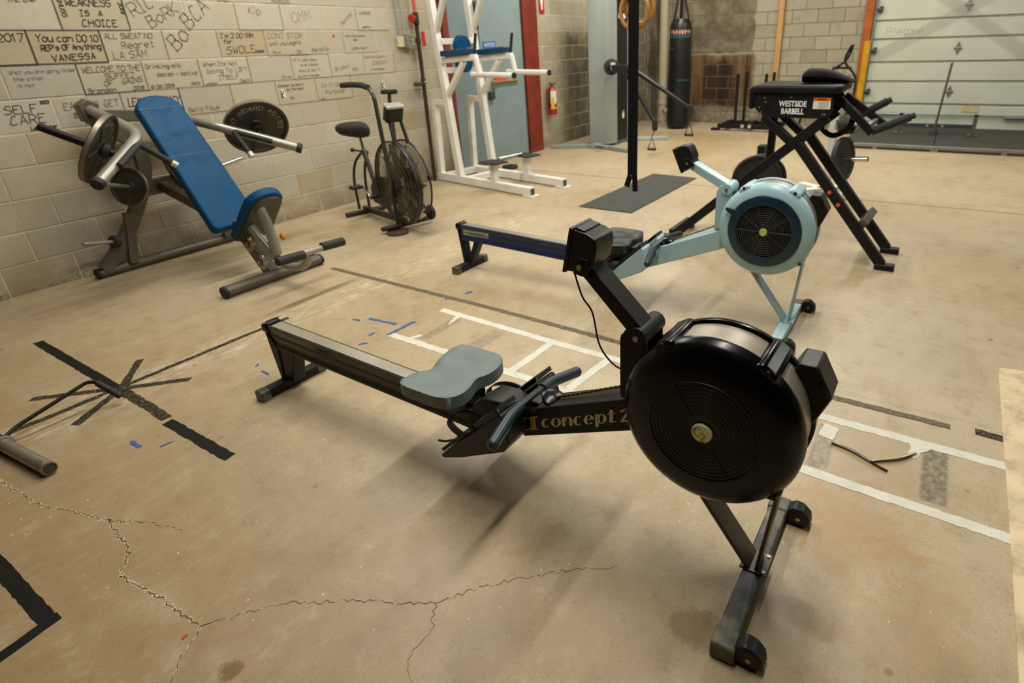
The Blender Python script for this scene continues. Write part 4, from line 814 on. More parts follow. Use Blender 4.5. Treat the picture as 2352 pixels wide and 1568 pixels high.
# levers
plates = []
for s in (-1, 1):
    P = (cx-.30, 4.93, 1.13) if s < 0 else (cx+.18, 4.93, 1.04); B = (cx+s*.235, 4.50, .985); E = (cx+s*.66, 4.19, .778)
    mb = MB(); mb.tube(fillet([P, (cx+(-.27 if s < 0 else .20), 4.72, 1.07 if s < 0 else 1.02), B, E], .09, 6), .033, 14); lv = wp(mb, 'lever', mSil, pm)
    e = Vector(E); bd = (e-Vector(B)).normalized(); mb = MB(); mb.cyl(e-bd*.01, e+bd*.03, .037, 14); wp(mb, 'end_cap', mRub, lv, bevel=.006)
    g0 = Vector(B)+bd*.10+Vector((0, -.06, -.01)); g1 = Vector(B)+bd*.36+Vector((0, -.05, -.01)); g2 = g0+Vector((-s*.13, -.06, -.135)) if s < 0 else g0+Vector((.02, -.10, -.15))
    mb = MB(); mb.tube(fillet([g1, g0, g2], .03), .020, 12); gr = wp(mb, 'grip', mRub, lv); mb = MB(); dd = (g2-g0).normalized(); mb.cyl(g2, g2+dd*.035, .021, 12); wp(mb, 'grip_end', M('grip_end_white', '#cfc9b8', .4, .4), gr)
    ax = Vector((-.663, .557, .5) if s < 0 else (.30, .81, .5)).normalized(); c = Vector((cx+s*.515, 4.42, .94))
    mb = MB(); mb.cyl(c-ax*.10, c+ax*.30, .0245, 14); pg = wp(mb, 'plate_peg', mBlkMat, lv); plates.append((c, ax))
    mb = MB(); mb.cyl(c-ax*.055, c-ax*.022, .043, 16); wp(mb, 'collar', mRub, pg, bevel=.004)
for (a, b, r, m) in (((1.74, 4.93, .24), (1.50, 4.85, .30), .014, mSil), ((1.96, 4.90, .585), (1.70, 4.76, .675), .014, mSil), ((2.58, 4.93, .625), (2.745, 4.88, .665), .017, mChr)):
    mb = MB(); mb.cyl(a, b, r, 12); ho = wp(mb, 'storage_horn', m, pm)
    if r < .015 and a[2] < .5: mb = MB(); v = (Vector(b)-Vector(a)).normalized(); mb.cyl(Vector(a)+v*.02, Vector(a)+v*.06, .045, 18); wp(mb, 'rubber_ring', mRub, ho, bevel=.008)
def plate(name, label, c, ax, R, th, mat, group=None, hole=.026, spokes=0, txt=True, lip=None, cat='weight plate'):
    ax = Vector(ax).normalized(); c = Vector(c); o = thing(name, label, cat, (c.x, c.y, c.z), 0, group)
    h = th/2; k = R/.225
    pr = [(hole, -h*.8), (.058*k, -h*.8), (.066*k, -h*.35), (R-.030*k, -h*.35), (R-.022*k, -h), (R-.003, -h), (R, -h*.8), (R, h*.8), (R-.003, h), (R-.022*k, h), (R-.030*k, h*.35), (.066*k, h*.35), (.058*k, h*.8), (hole, h*.8), (hole, -h*.8)]
    mb = MB(); mb.lathe(pr, (0, 0, 0), ax, 64, False); body = mb.build('disc', mat, o)
    if lip: mb = MB(); mb.lathe([(R-.002, -h*.7), (R+.0006, -h*.7), (R+.0006, h*.7), (R-.002, h*.7)], (0, 0, 0), ax, 64, False); mb.build('worn_rim', lip, o)
    u = ax.orthogonal().normalized(); w = ax.cross(u)
    for sgn in (-1, 1):
        for i in range(spokes):
            t = 2*PI*i/spokes+.4; dr = u*math.cos(t)+w*math.sin(t); mb = MB(); mb.bar(dr*.058*k+ax*sgn*h*.45, dr*(R-.028*k)+ax*sgn*h*.45, .03*k, h*.5, up=ax, taper=.6); mb.build('spoke', mat, body, bevel=.003)
    return o, u, w, ax
def rim_text(o, txt, r, size, a0, ax, up, mat, h):
    # raised letters running round the face that looks along ax
    e2 = up; e1 = e2.cross(ax)
    pls, L = strokes(txt, size, 8.5, 0); mb = MB()
    ribbons(mb, pls, size*.16, lambda X, Y: (e1*math.cos(a0-X/r)+e2*math.sin(a0-X/r))*(r+Y)+ax*h); mb.build('lettering', mat, o.children[0], smooth=0)
mLet = M('worn_letter', '#9a9280', .5, .4)
for i, (c, ax) in enumerate(plates):
    o, u, w, a = plate('weight_plate', ['large grey iron plate on the left lever of the incline press', 'large black iron plate on the right lever of the incline press'][i], c+ax*.0, ax, .225, .036, mIron, 'large plates on the press levers', spokes=5 if i == 0 else 3, lip=mIronL)
    up = Vector((0, 0, 1)); up = (up-ax*up.dot(ax)).normalized()
    rim_text(o, 'STANDARD', .150, .034, 2.9 if i else 2.5, -ax, up, mLet, .008); rim_text(o, '45 LBS', .150, .034, 1.0 if i else 0.4, -ax, up, mLet, .008)
o, u, w, a = plate('weight_plate', 'small iron plate on the rear storage horn of the incline press', (1.885, 4.86, .611), (-.84, -.47, .28), .132, .03, mIron, lip=mIronL, hole=.0165)
# ------------------------------------------------------------------ air bike
mBikeF = M('bike_black', '#23221e', .38, .3, var=.15, scale=8, dirt='#5f5743', dirtamt=.25); mBikeG = M('bike_grey', '#474640', .35, .5)
ab = thing('air_bike', 'black fan exercise bike by the block wall', 'exercise bike', (3.47, 3.86, 0), math.radians(-14))
ff = MB().tube([(-.235, 0, .045), (.235, 0, .045)], .020, 12).build('front_foot', mBikeG, ab); rf = MB().tube([(-.20, .79, .024), (.20, .79, .024)], .022, 12).build('rear_foot', mBikeF, ab)
for x in (-.235, .235): MB().sphere((x, 0, .045), .0225, 10).build('foot_cap', mRub, ff)
MB().bar((0, .03, .06), (0, .80, .05), .045, .05).build('lower_rail', mBikeF, ab, bevel=.005)
FO = Vector((0, -.02, .405)); RF = .345
cage = MB(); 
for x in (-.062, .062): cage.torus(FO+Vector((x, 0, 0)), RF, .008, (1, 0, 0), 64, 8)
cage = cage.build('cage_rim', mBikeF, ab); cage['kind'] = 'stuff'
MB().lathe([(RF+.004, -.058), (RF+.004, -.02)], FO, (1, 0, 0), 64, False).build('rim_band', mBikeF, ab)
for sgn in (-1, 1):
    w_ = MB(); N = 150
    for i in range(N):
        t = 2*PI*i/N; c, s_ = math.cos(t), math.sin(t); t2 = t+.25
        w_.tube([FO+Vector((sgn*.085, .10*math.cos(t2), .10*math.sin(t2))), FO+Vector((sgn*.082, .24*math.cos(t+.08), .24*math.sin(t+.08))), FO+Vector((sgn*.062, RF*c, RF*s_))], .0014, 4, cap=False)
    for r in (.14, .19, .24, .29): w_.torus(FO+Vector((sgn*(.085 if r < .25 else .076), 0, 0)), r, .0018, (1, 0, 0), 48, 4)
    g_ = w_.build('wire_guard', M('guard_wire', '#6a604a', .4, .5), ab); g_['kind'] = 'stuff'
    MB().lathe([(0, .088), (.105, .088), (.11, .08), (.11, .074)], FO, (sgn, 0, 0), 40, False).build('hub_cover', mBikeF, ab)
for i in range(10):
    t = 2*PI*i/10; dr = Vector((0, math.cos(t), math.sin(t))); tg = Vector((0, -math.sin(t), math.cos(t))); mb = MB(); a, b = FO+dr*.06, FO+dr*.325
    mb.bar(a, b, .075, .006, up=(tg*.9+Vector((.4, 0, 0))).normalized()); mb.build('fan_blade', M('blade_brown', '#3a3427', .45, .3), ab)
for s in (-1, 1):
    MB().tube([(s*.095, 0, .045), (s*.095, .005, .43)], .017, 10).build('fork', mBikeF, ab)
hl = MB().tube(fillet([(-.20, .30, 1.192), (-.20, .02, 1.195), (-.20, -.15, 1.155), (-.195, -.165, .84), (-.17, -.145, .52), (-.12, -.03, .34)], .09, 6), .0165, 12).build('hand_lever', mBikeG, ab)
MB().tube(fillet([(-.20, .37, 1.185), (-.20, .20, 1.195), (-.20, .02, 1.195), (-.20, -.08, 1.178)], .05), .0225, 12).build('grip', mRub, hl)
hr = MB().tube(fillet([(.20, .35, 1.10), (.20, .37, 1.03), (.195, .36, .88), (.17, .33, .66), (.12, .10, .34)], .08, 6), .0165, 12).build('hand_lever', mBikeG, ab)
MB().tube([(.20, .47, 1.103), (.20, .24, 1.112)], .0205, 12).build('grip', mRub, hr)
rot = Matrix.Rotation(math.radians(24), 3, 'X')
cs_ = MB().box((0, -.035, .965), (.15, .07, .125), rot).build('console', mBlkSat, ab, bevel=.014, seg=3)
MB().box(Vector((0, -.035, .965))+rot @ Vector((0, 0, .068)), (.155, .075, .026), rot).build('console_top', M('silver_plastic', '#b4b4ac', .3, .4), cs_, bevel=.01, seg=3)
for s in (-1, 1): MB().tube([(s*.05, -.05, .90), (s*.06, -.10, .73)], .014, 10).build('console_post', mBikeF, ab)
# saddle
mb = MB(); sec = [(-.20, .026, .0), (-.14, .042, .004), (-.06, .066, .006), (.02, .112, .008), (.09, .148, .012), (.15, .152, .014), (.19, .120, .008), (.21, .06, 0)]
vs = []; fs = []; NS = 16
for (yy, hw, dz) in sec:
    for k in range(NS):
        t = 2*PI*k/NS; x = hw*math.copysign(abs(math.cos(t))**.8, math.cos(t)); z = .042*math.sin(t) if math.sin(t) > 0 else .085*math.sin(t)*(1 if hw > .06 else .7)
        vs.append((x, .655+yy, .80+dz+z))
for i in range(len(sec)-1):
    for k in range(NS): k2 = (k+1) % NS; fs.append((i*NS+k, i*NS+k2, (i+1)*NS+k2, (i+1)*NS+k))
fs.append(tuple(range(NS-1, -1, -1))); fs.append(tuple((len(sec)-1)*NS+k for k in range(NS))); mb.add(vs, fs)
mb.build('saddle', mRub, ab, subsurf=1)
MB().tube([(0, .645, .775), (0, .60, .56)], .0145, 12).build('seat_post', mChr, ab); MB().tube([(0, .615, .62), (0, .475, .28)], .022, 12).build('seat_tube', mBikeG, ab)
mb = MB(); mb.cyl((-.09, .63, .63), (-.02, .61, .61), .008, 8); mb.sphere((-.095, .63, .63), .02, 10); mb.build('height_knob', mRub, ab)
for s in (-1, 1): MB().tube(spline([(s*.03, .60, .60), (s*.05, .72, .50), (s*.055, .80, .33), (s*.05, .81, .05)], 6), .0125, 10).build('rear_stay', mBikeF, ab)
mb = MB(); mb.prism([(.30, .14), (.52, .16), (.54, .30), (.44, .40), (.26, .42), (.2, .3)], -.035, .035, lambda p, t: (t, p[0], p[1])); mb.build('chain_case', mBikeF, ab, bevel=.012)
cr = MB().cyl((-.10, .43, .23), (.10, .43, .23), .02, 12).build('crank_axle', mBikeG, ab)
for s in (-1, 1):
    MB().bar((s*.095, .43, .23), (s*.10, .43-s*.14*.9, .23-s*.085), .022, .014, up=(1, 0, 0)).build('crank_arm', mChr, cr, bevel=.003)
    MB().box((s*.16, .43-s*.14*.9, .23-s*.085), (.10, .085, .028)).build('pedal', mRub, cr, bevel=.006)
MB().cyl((.09, -.22, .16), (.125, -.22, .16), .062, 20).build('transport_wheel', mRub, ab, bevel=.008); MB().cyl((.05, -.20, .17), (.09, -.22, .16), .012, 8).build('wheel_bracket', mBikeF, ab)
MB().cyl((.062, -.33, .47), (.095, -.33, .47), .016, 12).build('rim_knob', mRub, ab)
plate('weight_plate', 'small rusty red plate lying under the fan bike foot', (3.315, 3.83, .0125), (0, 0, 1), .092, .024, M('rusty_red_iron', '#5d3a2c', .6, .2, var=.3, scale=12, dirt='#7c4a34', dirtamt=.5), hole=.014)
# ------------------------------------------------------------------ white dip and knee-raise station
mWht = M('white_enamel', '#e4e1d6', .4, var=.05, scale=5, dirt='#a59d86', dirtamt=.3)
ds = thing('dip_station', 'white tubular dip and knee-raise station with blue arm pads beside the grey door', 'weight machine', (5.14, 4.99, 0), math.radians(-10))
def L(v, u, z): return (v, -u, z)
for v in (0, .5):
    br = MB().bar(L(v, -.06, .05), L(v, 1.5, .05), .075, .085).build('base_rail', mWht, ds, bevel=.004)
    MB().box(L(v, 1.50, .05), (.05, .012, .06)).build('open_end', M('tube_inside', '#3d3f3a', .6), br)
    MB().box(L(v+.01, 1.47, .005), (.13, .14, .01)).build('foot_plate', mWht, br, bevel=.002)
    MB().bar(L(v, -.02, .09), L(v, .02, .90), .065, .065, up=(0, 1, 0)).build('rear_post', mWht, ds, bevel=.004)
    MB().bar(L(v, .0, .885), L(v, .28, .885), .06, .06).build('post_tie', mWht, ds, bevel=.004)
    MB().bar(L(v, .335, .09), L(v, .115, 2.30), .07, .075, up=(0, 1, 0)).build('main_upright', mWht, ds, bevel=.004)
    MB().bar(L(v, .22, 1.315), L(v, .80, 1.345), .058, .058).build('arm', mWht, ds, bevel=.004)
    MB().bar(L(v, .27, .96), L(v, .60, 1.30), .05, .05).build('brace', mWht, ds, bevel=.004)
    MB().tube(fillet([L(v, .78, 1.35), L(v, .80, 1.34), L(v, .84, 1.18)], .02), .028, 12).build('drop_tube', mWht, ds)
    dbar = MB().cyl(L(v, .72, 1.18), L(v, 1.345, 1.172), .028, 14).build('dip_bar', mWht, ds); MB().cyl(L(v, 1.34, 1.172), L(v, 1.355, 1.172), .0285, 14).build('bar_end', mRub, dbar)
    MB().cyl(L(v, .785, 1.37), L(v, .83, 1.565), .0155, 12).build('hand_grip', mRub, ds)
    MB().box(L(v, .52, 1.395), (.13, .46, .06), Matrix.Rotation(math.radians(-3), 3, 'X')).build('arm_pad', mBlueD, ds, bevel=.014, seg=3)
    MB().bar(L(v, .93, .09), L(v, .93, .29), .07, .07, up=(0, 1, 0)).build('step_post', mWht, ds, bevel=.004)
    MB().box(L(v, .93, .298), (.20, .25, .016)).build('step_plate', mRub, ds, bevel=.002)
    MB().bar(L(v, .20, 1.60), L(v, .42, 1.98), .05, .05).build('upper_brace', mWht, ds, bevel=.004)
for (u, z) in ((.02, .05), (.42, .05)): MB().bar(L(.02, u, z), L(.48, u, z), .065, .07).build('cross_tube', mWht, ds, bevel=.004)
for z in (1.505, 1.215): MB().bar(L(.02, .335-.1*z+.03, z), L(.48, .335-.1*z+.03, z), .055, .06).build('pad_rail', mWht, ds, bevel=.004)
mb = MB(); mb.prism(roundrect(.21, .38, .10, 8), .20, .27, lambda p, t: L(.27+p[0], t+.03, 1.375+p[1])); mb.build('back_pad', mBlue, ds, bevel=.014, seg=3)
MB().cyl(L(.08, .93, .325), L(.42, .93, .325), .013, 10).build('step_rod', mChr, ds)
MB().bar(L(.53, .245, 1.62), L(.53, .22, 1.90), .03, .02, up=(1, 0, 0)).build('grip_tape', mRub, ds)
# ------------------------------------------------------------------ floor mat, hanging rings
mMat = M('grey_rubber_mat', '#3a3a34', .8, var=.12, scale=7, bump=.2, bscale=260, dirt='#6a685c', dirtamt=.3)
mb = MB(); mb.prism([(4.712, 2.852), (4.705, 2.291), (6.333, 2.267), (6.369, 2.819)], 0, .009, lambda p, t: (p[0], p[1], t)); tag(mb.build('rubber_mat', mMat, bevel=.002), 'dark grey rubber mat lying flat under the hanging straps', 'mat')
mWood = M('ring_wood', '#b07a3a', .4, var=.15, scale=10); mWeb = M('black_webbing', '#090909', .7, var=.2, scale=40, spec=.15)
for i, (y, z, tw, yo, lb) in enumerate(((1.885, 1.618, .10, .0, 'wooden gymnastic ring hanging behind the black strap, the outer one'), (1.872, 1.640, -.22, -.012, 'wooden gymnastic ring hanging behind the black strap, the inner smaller-looking one'))):
    rt = thing('gymnastic_ring', lb, 'gymnastic ring', (3.9+i*.05, y, z), 0, 'pair of wooden rings'); e1 = Vector((math.sin(tw), math.cos(tw), 0)); R_ = .105 if i == 0 else .094
    MB().torus((0, 0, 0), R_, .014, e1.cross(Vector((0, 0, 1))), 56, 14).build('ring', mWood, rt)
    mb = MB(); yb = (1.893 if i == 0 else 1.857)-y; xs = -.030-i*.052
    # webbing: doubled strap from the ceiling past the ring, its tail hanging to shin height
    P = [Vector(q) for q in ((xs, yb, 4.29-z), (xs, yb, .10), (xs, yb, -.6), (xs, yb+.002, -1.08), (xs-.004, yb+(.030 if i == 0 else -.006), (.455 if i == 0 else .425)-z))]
    for a, b in zip(P, P[1:]): mb.bar(a, b, .042, .0035, up=(1, 0, 0))
    mb.build('strap', mWeb, rt)
    mb = MB(); mb.tube([(xs, yb, R_+.10), (-.02, yb*.5, R_+.05), (-.018, 0, R_-.016), (.018, 0, R_-.016), (.018, yb*.5, R_+.05), (xs, yb, R_+.10)], .008, 8); mb.build('strap_loop', mWeb, rt)
# ------------------------------------------------------------------ functional trainer
mGrey = M('grey_enamel', '#8f958f', .4, var=.05, scale=4); mGreyL = M('pale_grey_enamel', '#a9b0ac', .4, var=.05, scale=4)
ft = thing('cable_machine', 'tall grey cable column with two black arms and hanging handles in the far corner', 'weight machine', (8.1, 4.4, 0))
mb = MB(); mb.prism([(7.905, 4.555), (7.985, 4.305), (8.14, 4.20), (8.26, 4.44), (8.10, 4.60)], .03, 2.75, lambda p, t: (p[0], p[1], t)); wp(mb, 'column', mGrey, ft, bevel=.012, seg=3)
mb = MB(); mb.prism([(8.16, 4.235), (8.50, 4.22), (8.52, 4.30), (8.2, 4.40)], .06, 2.6, lambda p, t: (p[0], p[1], t)); pn = wp(mb, 'stack_cover', mBlkSat, ft)
mb = MB(); mb.prism([(8.52, 4.28), (8.49, 4.20), (8.56, 4.16), (8.62, 4.25)], .03, 2.75, lambda p, t: (p[0], p[1], t)); wp(mb, 'rear_column', mGreyL, ft, bevel=.006)
mb = MB(); mb.box((8.33, 4.222, 1.78), (.18, .012, .06), Matrix.Rotation(-.04, 3, 'Z')); wp(mb, 'white_decal', M('white_print', '#e6e6e0', .5), pn); mb = MB(); mb.torus((8.33, 4.222, 1.90), .05, .014, (0, 1, 0), 20, 8); wp(mb, 'purple_decal', M('purple_print', '#5a1f40', .5), pn)
mb = MB(); mb.box((8.36, 4.218, .42), (.05, .012, .09)); wp(mb, 'warning_sticker', M('sticker_white', '#dcd6c4', .5), pn); mb = MB(); mb.box((8.36, 4.217, .475), (.05, .012, .03)); wp(mb, 'warning_stripe', M('sticker_orange', '#d9661c', .5), pn)
mb = MB(); 
for a, b in (((7.52, 5.02), (7.78, 4.52)), ((7.78, 4.54), (7.74, 4.10)), ((7.74, 4.12), (7.60, 3.76))): mb.bar((a[0], a[1], .03), (b[0], b[1], .03), .07, .05)
wp(mb, 'front_base', mGrey, ft, bevel=.004)
mb = MB(); mb.bar((8.50, 4.33, .03), (8.89, 3.70, .03), .07, .05); wp(mb, 'rear_base', mGreyL, ft, bevel=.004); mb = MB(); mb.bar((7.78, 4.45, .03), (8.55, 4.28, .03), .09, .05); wp(mb, 'base_link', mGrey, ft, bevel=.004)
mb = MB(); mb.lathe([(0, 0), (.10, 0), (.11, .015), (.11, .03), (.06, .045), (.045, .09), (0, .09)], (7.94, 4.20, 1.12), (-.75, -.66, 0), 28); pu = wp(mb, 'pulley_disc', mRub, ft)
mb = MB(); mb.box((7.86, 4.125, 1.13), (.02, .06, .10), Matrix.Rotation(.72, 3, 'Z')); wp(mb, 'white_tag', M('sticker_white', '#dcd6c4', .5), pu)
hub = Vector((7.66, 3.74, 1.10)); mb = MB(); mb.bar((7.90, 4.16, 1.10), hub, .09, .10); mb.sphere(hub, .07, 14); wp(mb, 'arm_hub', mRub, ft)
for (A, E, H) in ((hub+Vector((0, -.02, 0)), (7.55, 2.83, .625), (7.55, 2.84, .29)), (hub+Vector((-.02, .06, -.06)), (7.55, 3.33, .425), (7.55, 3.37, .075))):
    mb = MB(); mb.tube([A, E], [.032, .024], 12); ar = wp(mb, 'arm', mBlkSat, ft)
    e = Vector(E); mb = MB(); mb.prism(roundrect(.07, .15, .03), -.02, .02, lambda p, t: e+Vector((t, p[0], p[1]-.03))); wp(mb, 'swivel_pulley', mRub, ar, bevel=.006)
    h = Vector(H); mb = MB(); mb.tube([e+Vector((0, 0, -.09)), h+Vector((0, 0, .17))], .006, 6); wp(mb, 'cable', mRub, ar)
    mb = MB(); mb.tube([h+Vector((0, .055, 0)), h+Vector((0, .0, .17)), h+Vector((0, -.055, 0))], .007, 6); hs = wp(mb, 'handle_strap', mWeb, ar); mb = MB(); mb.cyl(h+Vector((0, -.06, 0)), h+Vector((0, .06, 0)), .017, 12); wp(mb, 'handle_grip', mRub, ar)
# ------------------------------------------------------------------ punch bag
mBag = M('bag_vinyl', '#101010', .38, var=.15, scale=5); mTealP = M('teal_print', '#1d4a4e', .5)
pb = thing('punching_bag', 'black heavy punching bag with teal stripes hanging in the corner', 'punching bag', (10.2, 4.06, 0))
MB().lathe([(0, .03), (.17, .03), (.192, .05), (.195, .4), (.190, 1.0), (.182, 1.62), (.17, 1.70), (.13, 1.76), (0, 1.77)], n=36).build('bag_body', mBag, pb)
for a in (.4, 2.5, 4.6): MB().bar((.15*math.cos(a), .15*math.sin(a), 1.70), (.02*math.cos(a), .02*math.sin(a), 2.25), .05, .008, up=(math.cos(a), math.sin(a), 0)).build('hanging_strap', mBag, pb)
MB().cyl((0, 0, 2.22), (0, 0, 4.29), .012, 8).build('hanging_chain', mBolt, pb)
def wrap(mb, r, a0, a1, z0, z1, n=14):
    for i in range(n):
        t0 = a0+(a1-a0)*i/n; t1 = a0+(a1-a0)*(i+1)/n; mb.add([(r*math.cos(t0), r*math.sin(t0), z0), (r*math.cos(t1), r*math.sin(t1), z0), (r*math.cos(t1), r*math.sin(t1), z1), (r*math.cos(t0), r*math.sin(t0), z1)], [(0, 1, 2, 3)])
    return mb
am = math.atan2(-4.06, -10.2)
wrap(MB(), .1865, am-1.3, am+1.3, 1.475, 1.515).build('teal_stripe', mTealP, pb); wrap(MB(), .1945, am-.2, am+1.0, .80, .825).build('teal_stripe', mTealP, pb); wrap(MB(), .1885, am-1.2, am-.6, 1.30, 1.32).build('teal_stripe', mTealP, pb)
mb = MB(); pls, Lw = strokes('HHHHHHH', .06, 7.6, 1.2, random.Random(4)); ribbons(mb, pls, .016, lambda X, Y: (.1862*math.cos(am+Lw/2/.186-X/.186), .1862*math.sin(am+Lw/2/.186-X/.186), 1.532+Y)); lt = mb.build('lettering', M('pink_white_print', '#b98a72', .5, var=.3, scale=90), pb, smooth=0)
# ------------------------------------------------------------------ pipes and wall fittings
mPVC = M('cream_pvc', '#b6ab8c', .5, var=.08, scale=3)
pp_ = thing('drain_pipe', 'cream plastic drain pipe rising up the far wall beside the punching bag', 'pipe', (10.98, 4.70, 0)); MB().cyl((0, 0, 0), (0, 0, 4.29), .078, 24).build('pipe', mPVC, pp_)
for z0, z1 in ((.02, .18), (.32, .40)): MB().cyl((0, 0, z0), (0, 0, z1), .088, 24).build('coupling', mPVC, pp_, bevel=.004)
mb = MB(); mb.cyl((-.05, -.06, .22), (-.16, -.14, .24), .035, 14); mb.build('branch_stub', mPVC, pp_)
mPipe = M('rusty_pipe', '#3a2c20', .55, .3, var=.25, scale=9, dirt='#5f452c', dirtamt=.4); mRedP = M('red_gloss', '#b5221b', .4, var=.1); mRedPale = M('red_pipe_paint', '#c9604d', .45)
sp = thing('sprinkler_pipe', 'dark rusty sprinkler riser with red valve wheel on the block wall', 'pipe', (5.075, 5.07, 0)); MB().cyl((0, 0, 0), (.03, 0, 1.72), .021, 14).build('pipe', mPipe, sp); MB().cyl((.03, 0, 1.78), (.04, 0, 4.2), .021, 14).build('painted_pipe', mRedPale, sp)
MB().cyl((.03, 0, 1.68), (.03, 0, 1.80), .033, 14).build('valve_body', mPipe, sp, bevel=.005)
mb = MB(); mb.torus((-.06, -.03, 1.735), .035, .009, (-.9, -.4, 0), 20, 8); mb.tube([(.02, 0, 1.735), (-.06, -.03, 1.735)], .008, 8); mb.lathe([(0, 0), (.03, 0), (.03, .012), (0, .012)], (-.06, -.03, 1.735), (-.9, -.4, 0), 14); mb.build('valve_wheel', mRedP, sp)
for z in (1.50, 1.08): MB().cyl((.018 if z > 1.2 else .018, 0, z), (.022, 0, z+.05), .029, 12).build('pipe_joint', mPipe, sp)
mb = MB(); mb.box((-.07, -.01, 1.085), (.11, .05, .045)); mb.build('tee_branch', M('dull_iron', '#4d4f48', .5, .6), sp, bevel=.012); mb = MB(); mb.sphere((.02, -.03, 1.095), .022, 10); mb.build('drain_cap', mBolt, sp)
mb = MB(); mb.box((.085, -.02, 1.54), (.05, .006, .15)); mb.build('red_tag', mRedP, sp)
jb = thing('junction_box', 'grey metal switch box with conduit left of the rusty riser', 'electrical box', (4.965, 5.10, 1.49)); MB().prism(roundrect(.11, .15, .03), -.065, .02, lambda p, t: (p[0], t, p[1]+.02)).build('box', M('box_grey', '#8b8d7c', .45, .4), jb, bevel=.006)
MB().cyl((-.02, .0, .09), (-.045, .005, 2.6), .010, 8).build('conduit', mGreyL, jb); [MB().box((.02, -.067, .04-q*.04), (.02, .006, .018)).build('switch', mPVC, jb) for q in (0, 1)]
pj = thing('wall_plate', 'small cream wall plate with a blue cable', 'wall plate', (4.865, 5.118, 1.50)); MB().box((0, -.02, .015), (.085, .04, .105)).build('plate', M('cream_plastic', '#cfc6a3', .5), pj, bevel=.006); MB().cyl((-.005, -.012, .065), (-.05, -.008, 2.6), .006, 8).build('cable', M('blue_cable', '#6e87a6', .5), pj)
for (x, z, lb) in ((3.396, 1.10, 'small white sticker with a black letter on the wall above the incline press plate'), (4.556, 1.10, 'small white sticker with a black letter on the wall above the fan bike handle')):
    sk = thing('wall_sticker', lb, 'sticker', (x, YW-.003, z), 0, 'stickers on the block wall'); MB().box((0, 0, 0), (.045, .001, .095)).build('paper', M('sticker_white', '#dcd6c4', .5), sk)
    mb = MB(); pls, Lw = strokes('K', .075, 8, 0); ribbons(mb, [[(a*.62, b) for a, b in q] for q in pls], .009, lambda X, Y: (X-.016, -.0012, Y-.038)); mb.build('lettering', mRub, sk, smooth=0)
fe = thing('fire_extinguisher', 'red fire extinguisher hung on the wall right of the red column', 'fire extinguisher', (7.64, 5.035, .48)); MB().lathe([(0, 0), (.06, 0), (.068, .01), (.068, .33), (.055, .375), (.025, .40), (.022, .42), (0, .42)], n=24).build('cylinder', mRedP, fe)
wrap(MB(), .0688, 3.4, 5.2, .16, .34, 10).build('white_label', M('sticker_white', '#dcd6c4', .5), fe); wrap(MB(), .0692, 3.5, 4.2, .10, .25, 8).build('yellow_label', M('sticker_yellow', '#d2b12a', .5), fe); wrap(MB(), .0690, 3.4, 5.2, .085, .11, 10).build('yellow_band', M('sticker_yellow', '#d2b12a', .5), fe)
MB().box((0, -.01, .435), (.05, .11, .03)).build('valve_handle', mBolt, fe, bevel=.006); MB().tube(spline([(-.02, -.02, .42), (-.085, -.02, .36), (-.09, -.01, .2), (-.08, 0, .09)], 6), .012, 8).build('hose', mRub, fe); MB().box((0, .072, .30), (.05, .02, .12)).build('bracket', mBolt, fe)
es = thing('extinguisher_sign', 'narrow red and white sign on the wall above the fire extinguisher', 'sign', (7.61, YW-.006, 2.02)); MB().box((0, 0, 0), (.125, .006, .36)).build('panel', mRedP, es); MB().prism([(-.03, -.02), (.03, -.02), (.012, -.15), (-.012, -.15)], 0, .0015, lambda p, t: (p[0], -.0035-t, p[1]+.02)).build('white_arrow', M('white_print', '#e6e6e0', .5), es)
# ------------------------------------------------------------------ things along the far wall
mTan = M('pine_board', '#bb8f55', .6, var=.15, scale=4)
tag(MB().box((11.055, 2.63, 1.55), (.04, .085, 3.1)).build('pine_board', mTan, bevel=.003), 'tall pale pine board standing against the far block wall', 'board')
sl = thing('push_sled', 'low black push sled with upright poles near the burnt wall', 'push sled', (10.15, 2.85, 0))
for dx in (0, .5):
    rn = MB().box((dx, -.05, .075), (.07, 1.0, .07)).build('runner', mBlkMat, sl, bevel=.004); MB().box((dx, .49, .02), (.09, .14, .04)).build('skid', mBlkMat, rn, bevel=.004)
    for y in (.16, -.30): MB().cyl((dx, y, .09), (dx, y, .90), .024, 12).build('push_pole', mBlkMat, sl)
for y in (.02, -.10): MB().cyl((-.036, y, .085), (-.046, y, .085), .03, 14).build('bolt', mPVC, sl)
MB().box((.25, -.05, .10), (.50, .08, .05)).build('cross_member', mBlkMat, sl, bevel=.004); MB().box((.25, .35, .10), (.50, .08, .05)).build('cross_member', mBlkMat, sl, bevel=.004)
# platform with steel edge
mPlat = M('platform_rubber', '#34332c', .75, var=.15, scale=4, bump=.15, bscale=160, dirt='#4d4a3e', dirtamt=.4); mAng = M('angle_steel', '#8d8b7e', .45, .6, var=.15, scale=6)
pf = thing('lifting_platform', 'black rubber lifting platform with grey steel edging before the roll-up door', 'platform', (10.0, -.4, 0)); RZ = .055
for a, b in ((1.15, .045), (.035, -1.25), (-1.26, -2.6)): mb = MB(); mb.prism([(9.06, a), (9.06, b), (11.03, b), (11.03, a)], 0, RZ, lambda p, t: (p[0], p[1], t)); wp(mb, 'rubber_tile', mPlat, pf, bevel=.003)
mb = MB(); mb.box((9.02, -.72, .034), (.07, 3.76, .068)); ed = wp(mb, 'edge_angle', mAng, pf, bevel=.003)
for a, b in ((1.1, .75), (.70, .07), (-.02, -.70), (-.76, -1.4)): mb = MB(); mb.box((8.984, (a+b)/2, .018), (.006, abs(a-b), .026)); wp(mb, 'edge_slot', M('slot_dark', '#2b2a24', .7), ed)
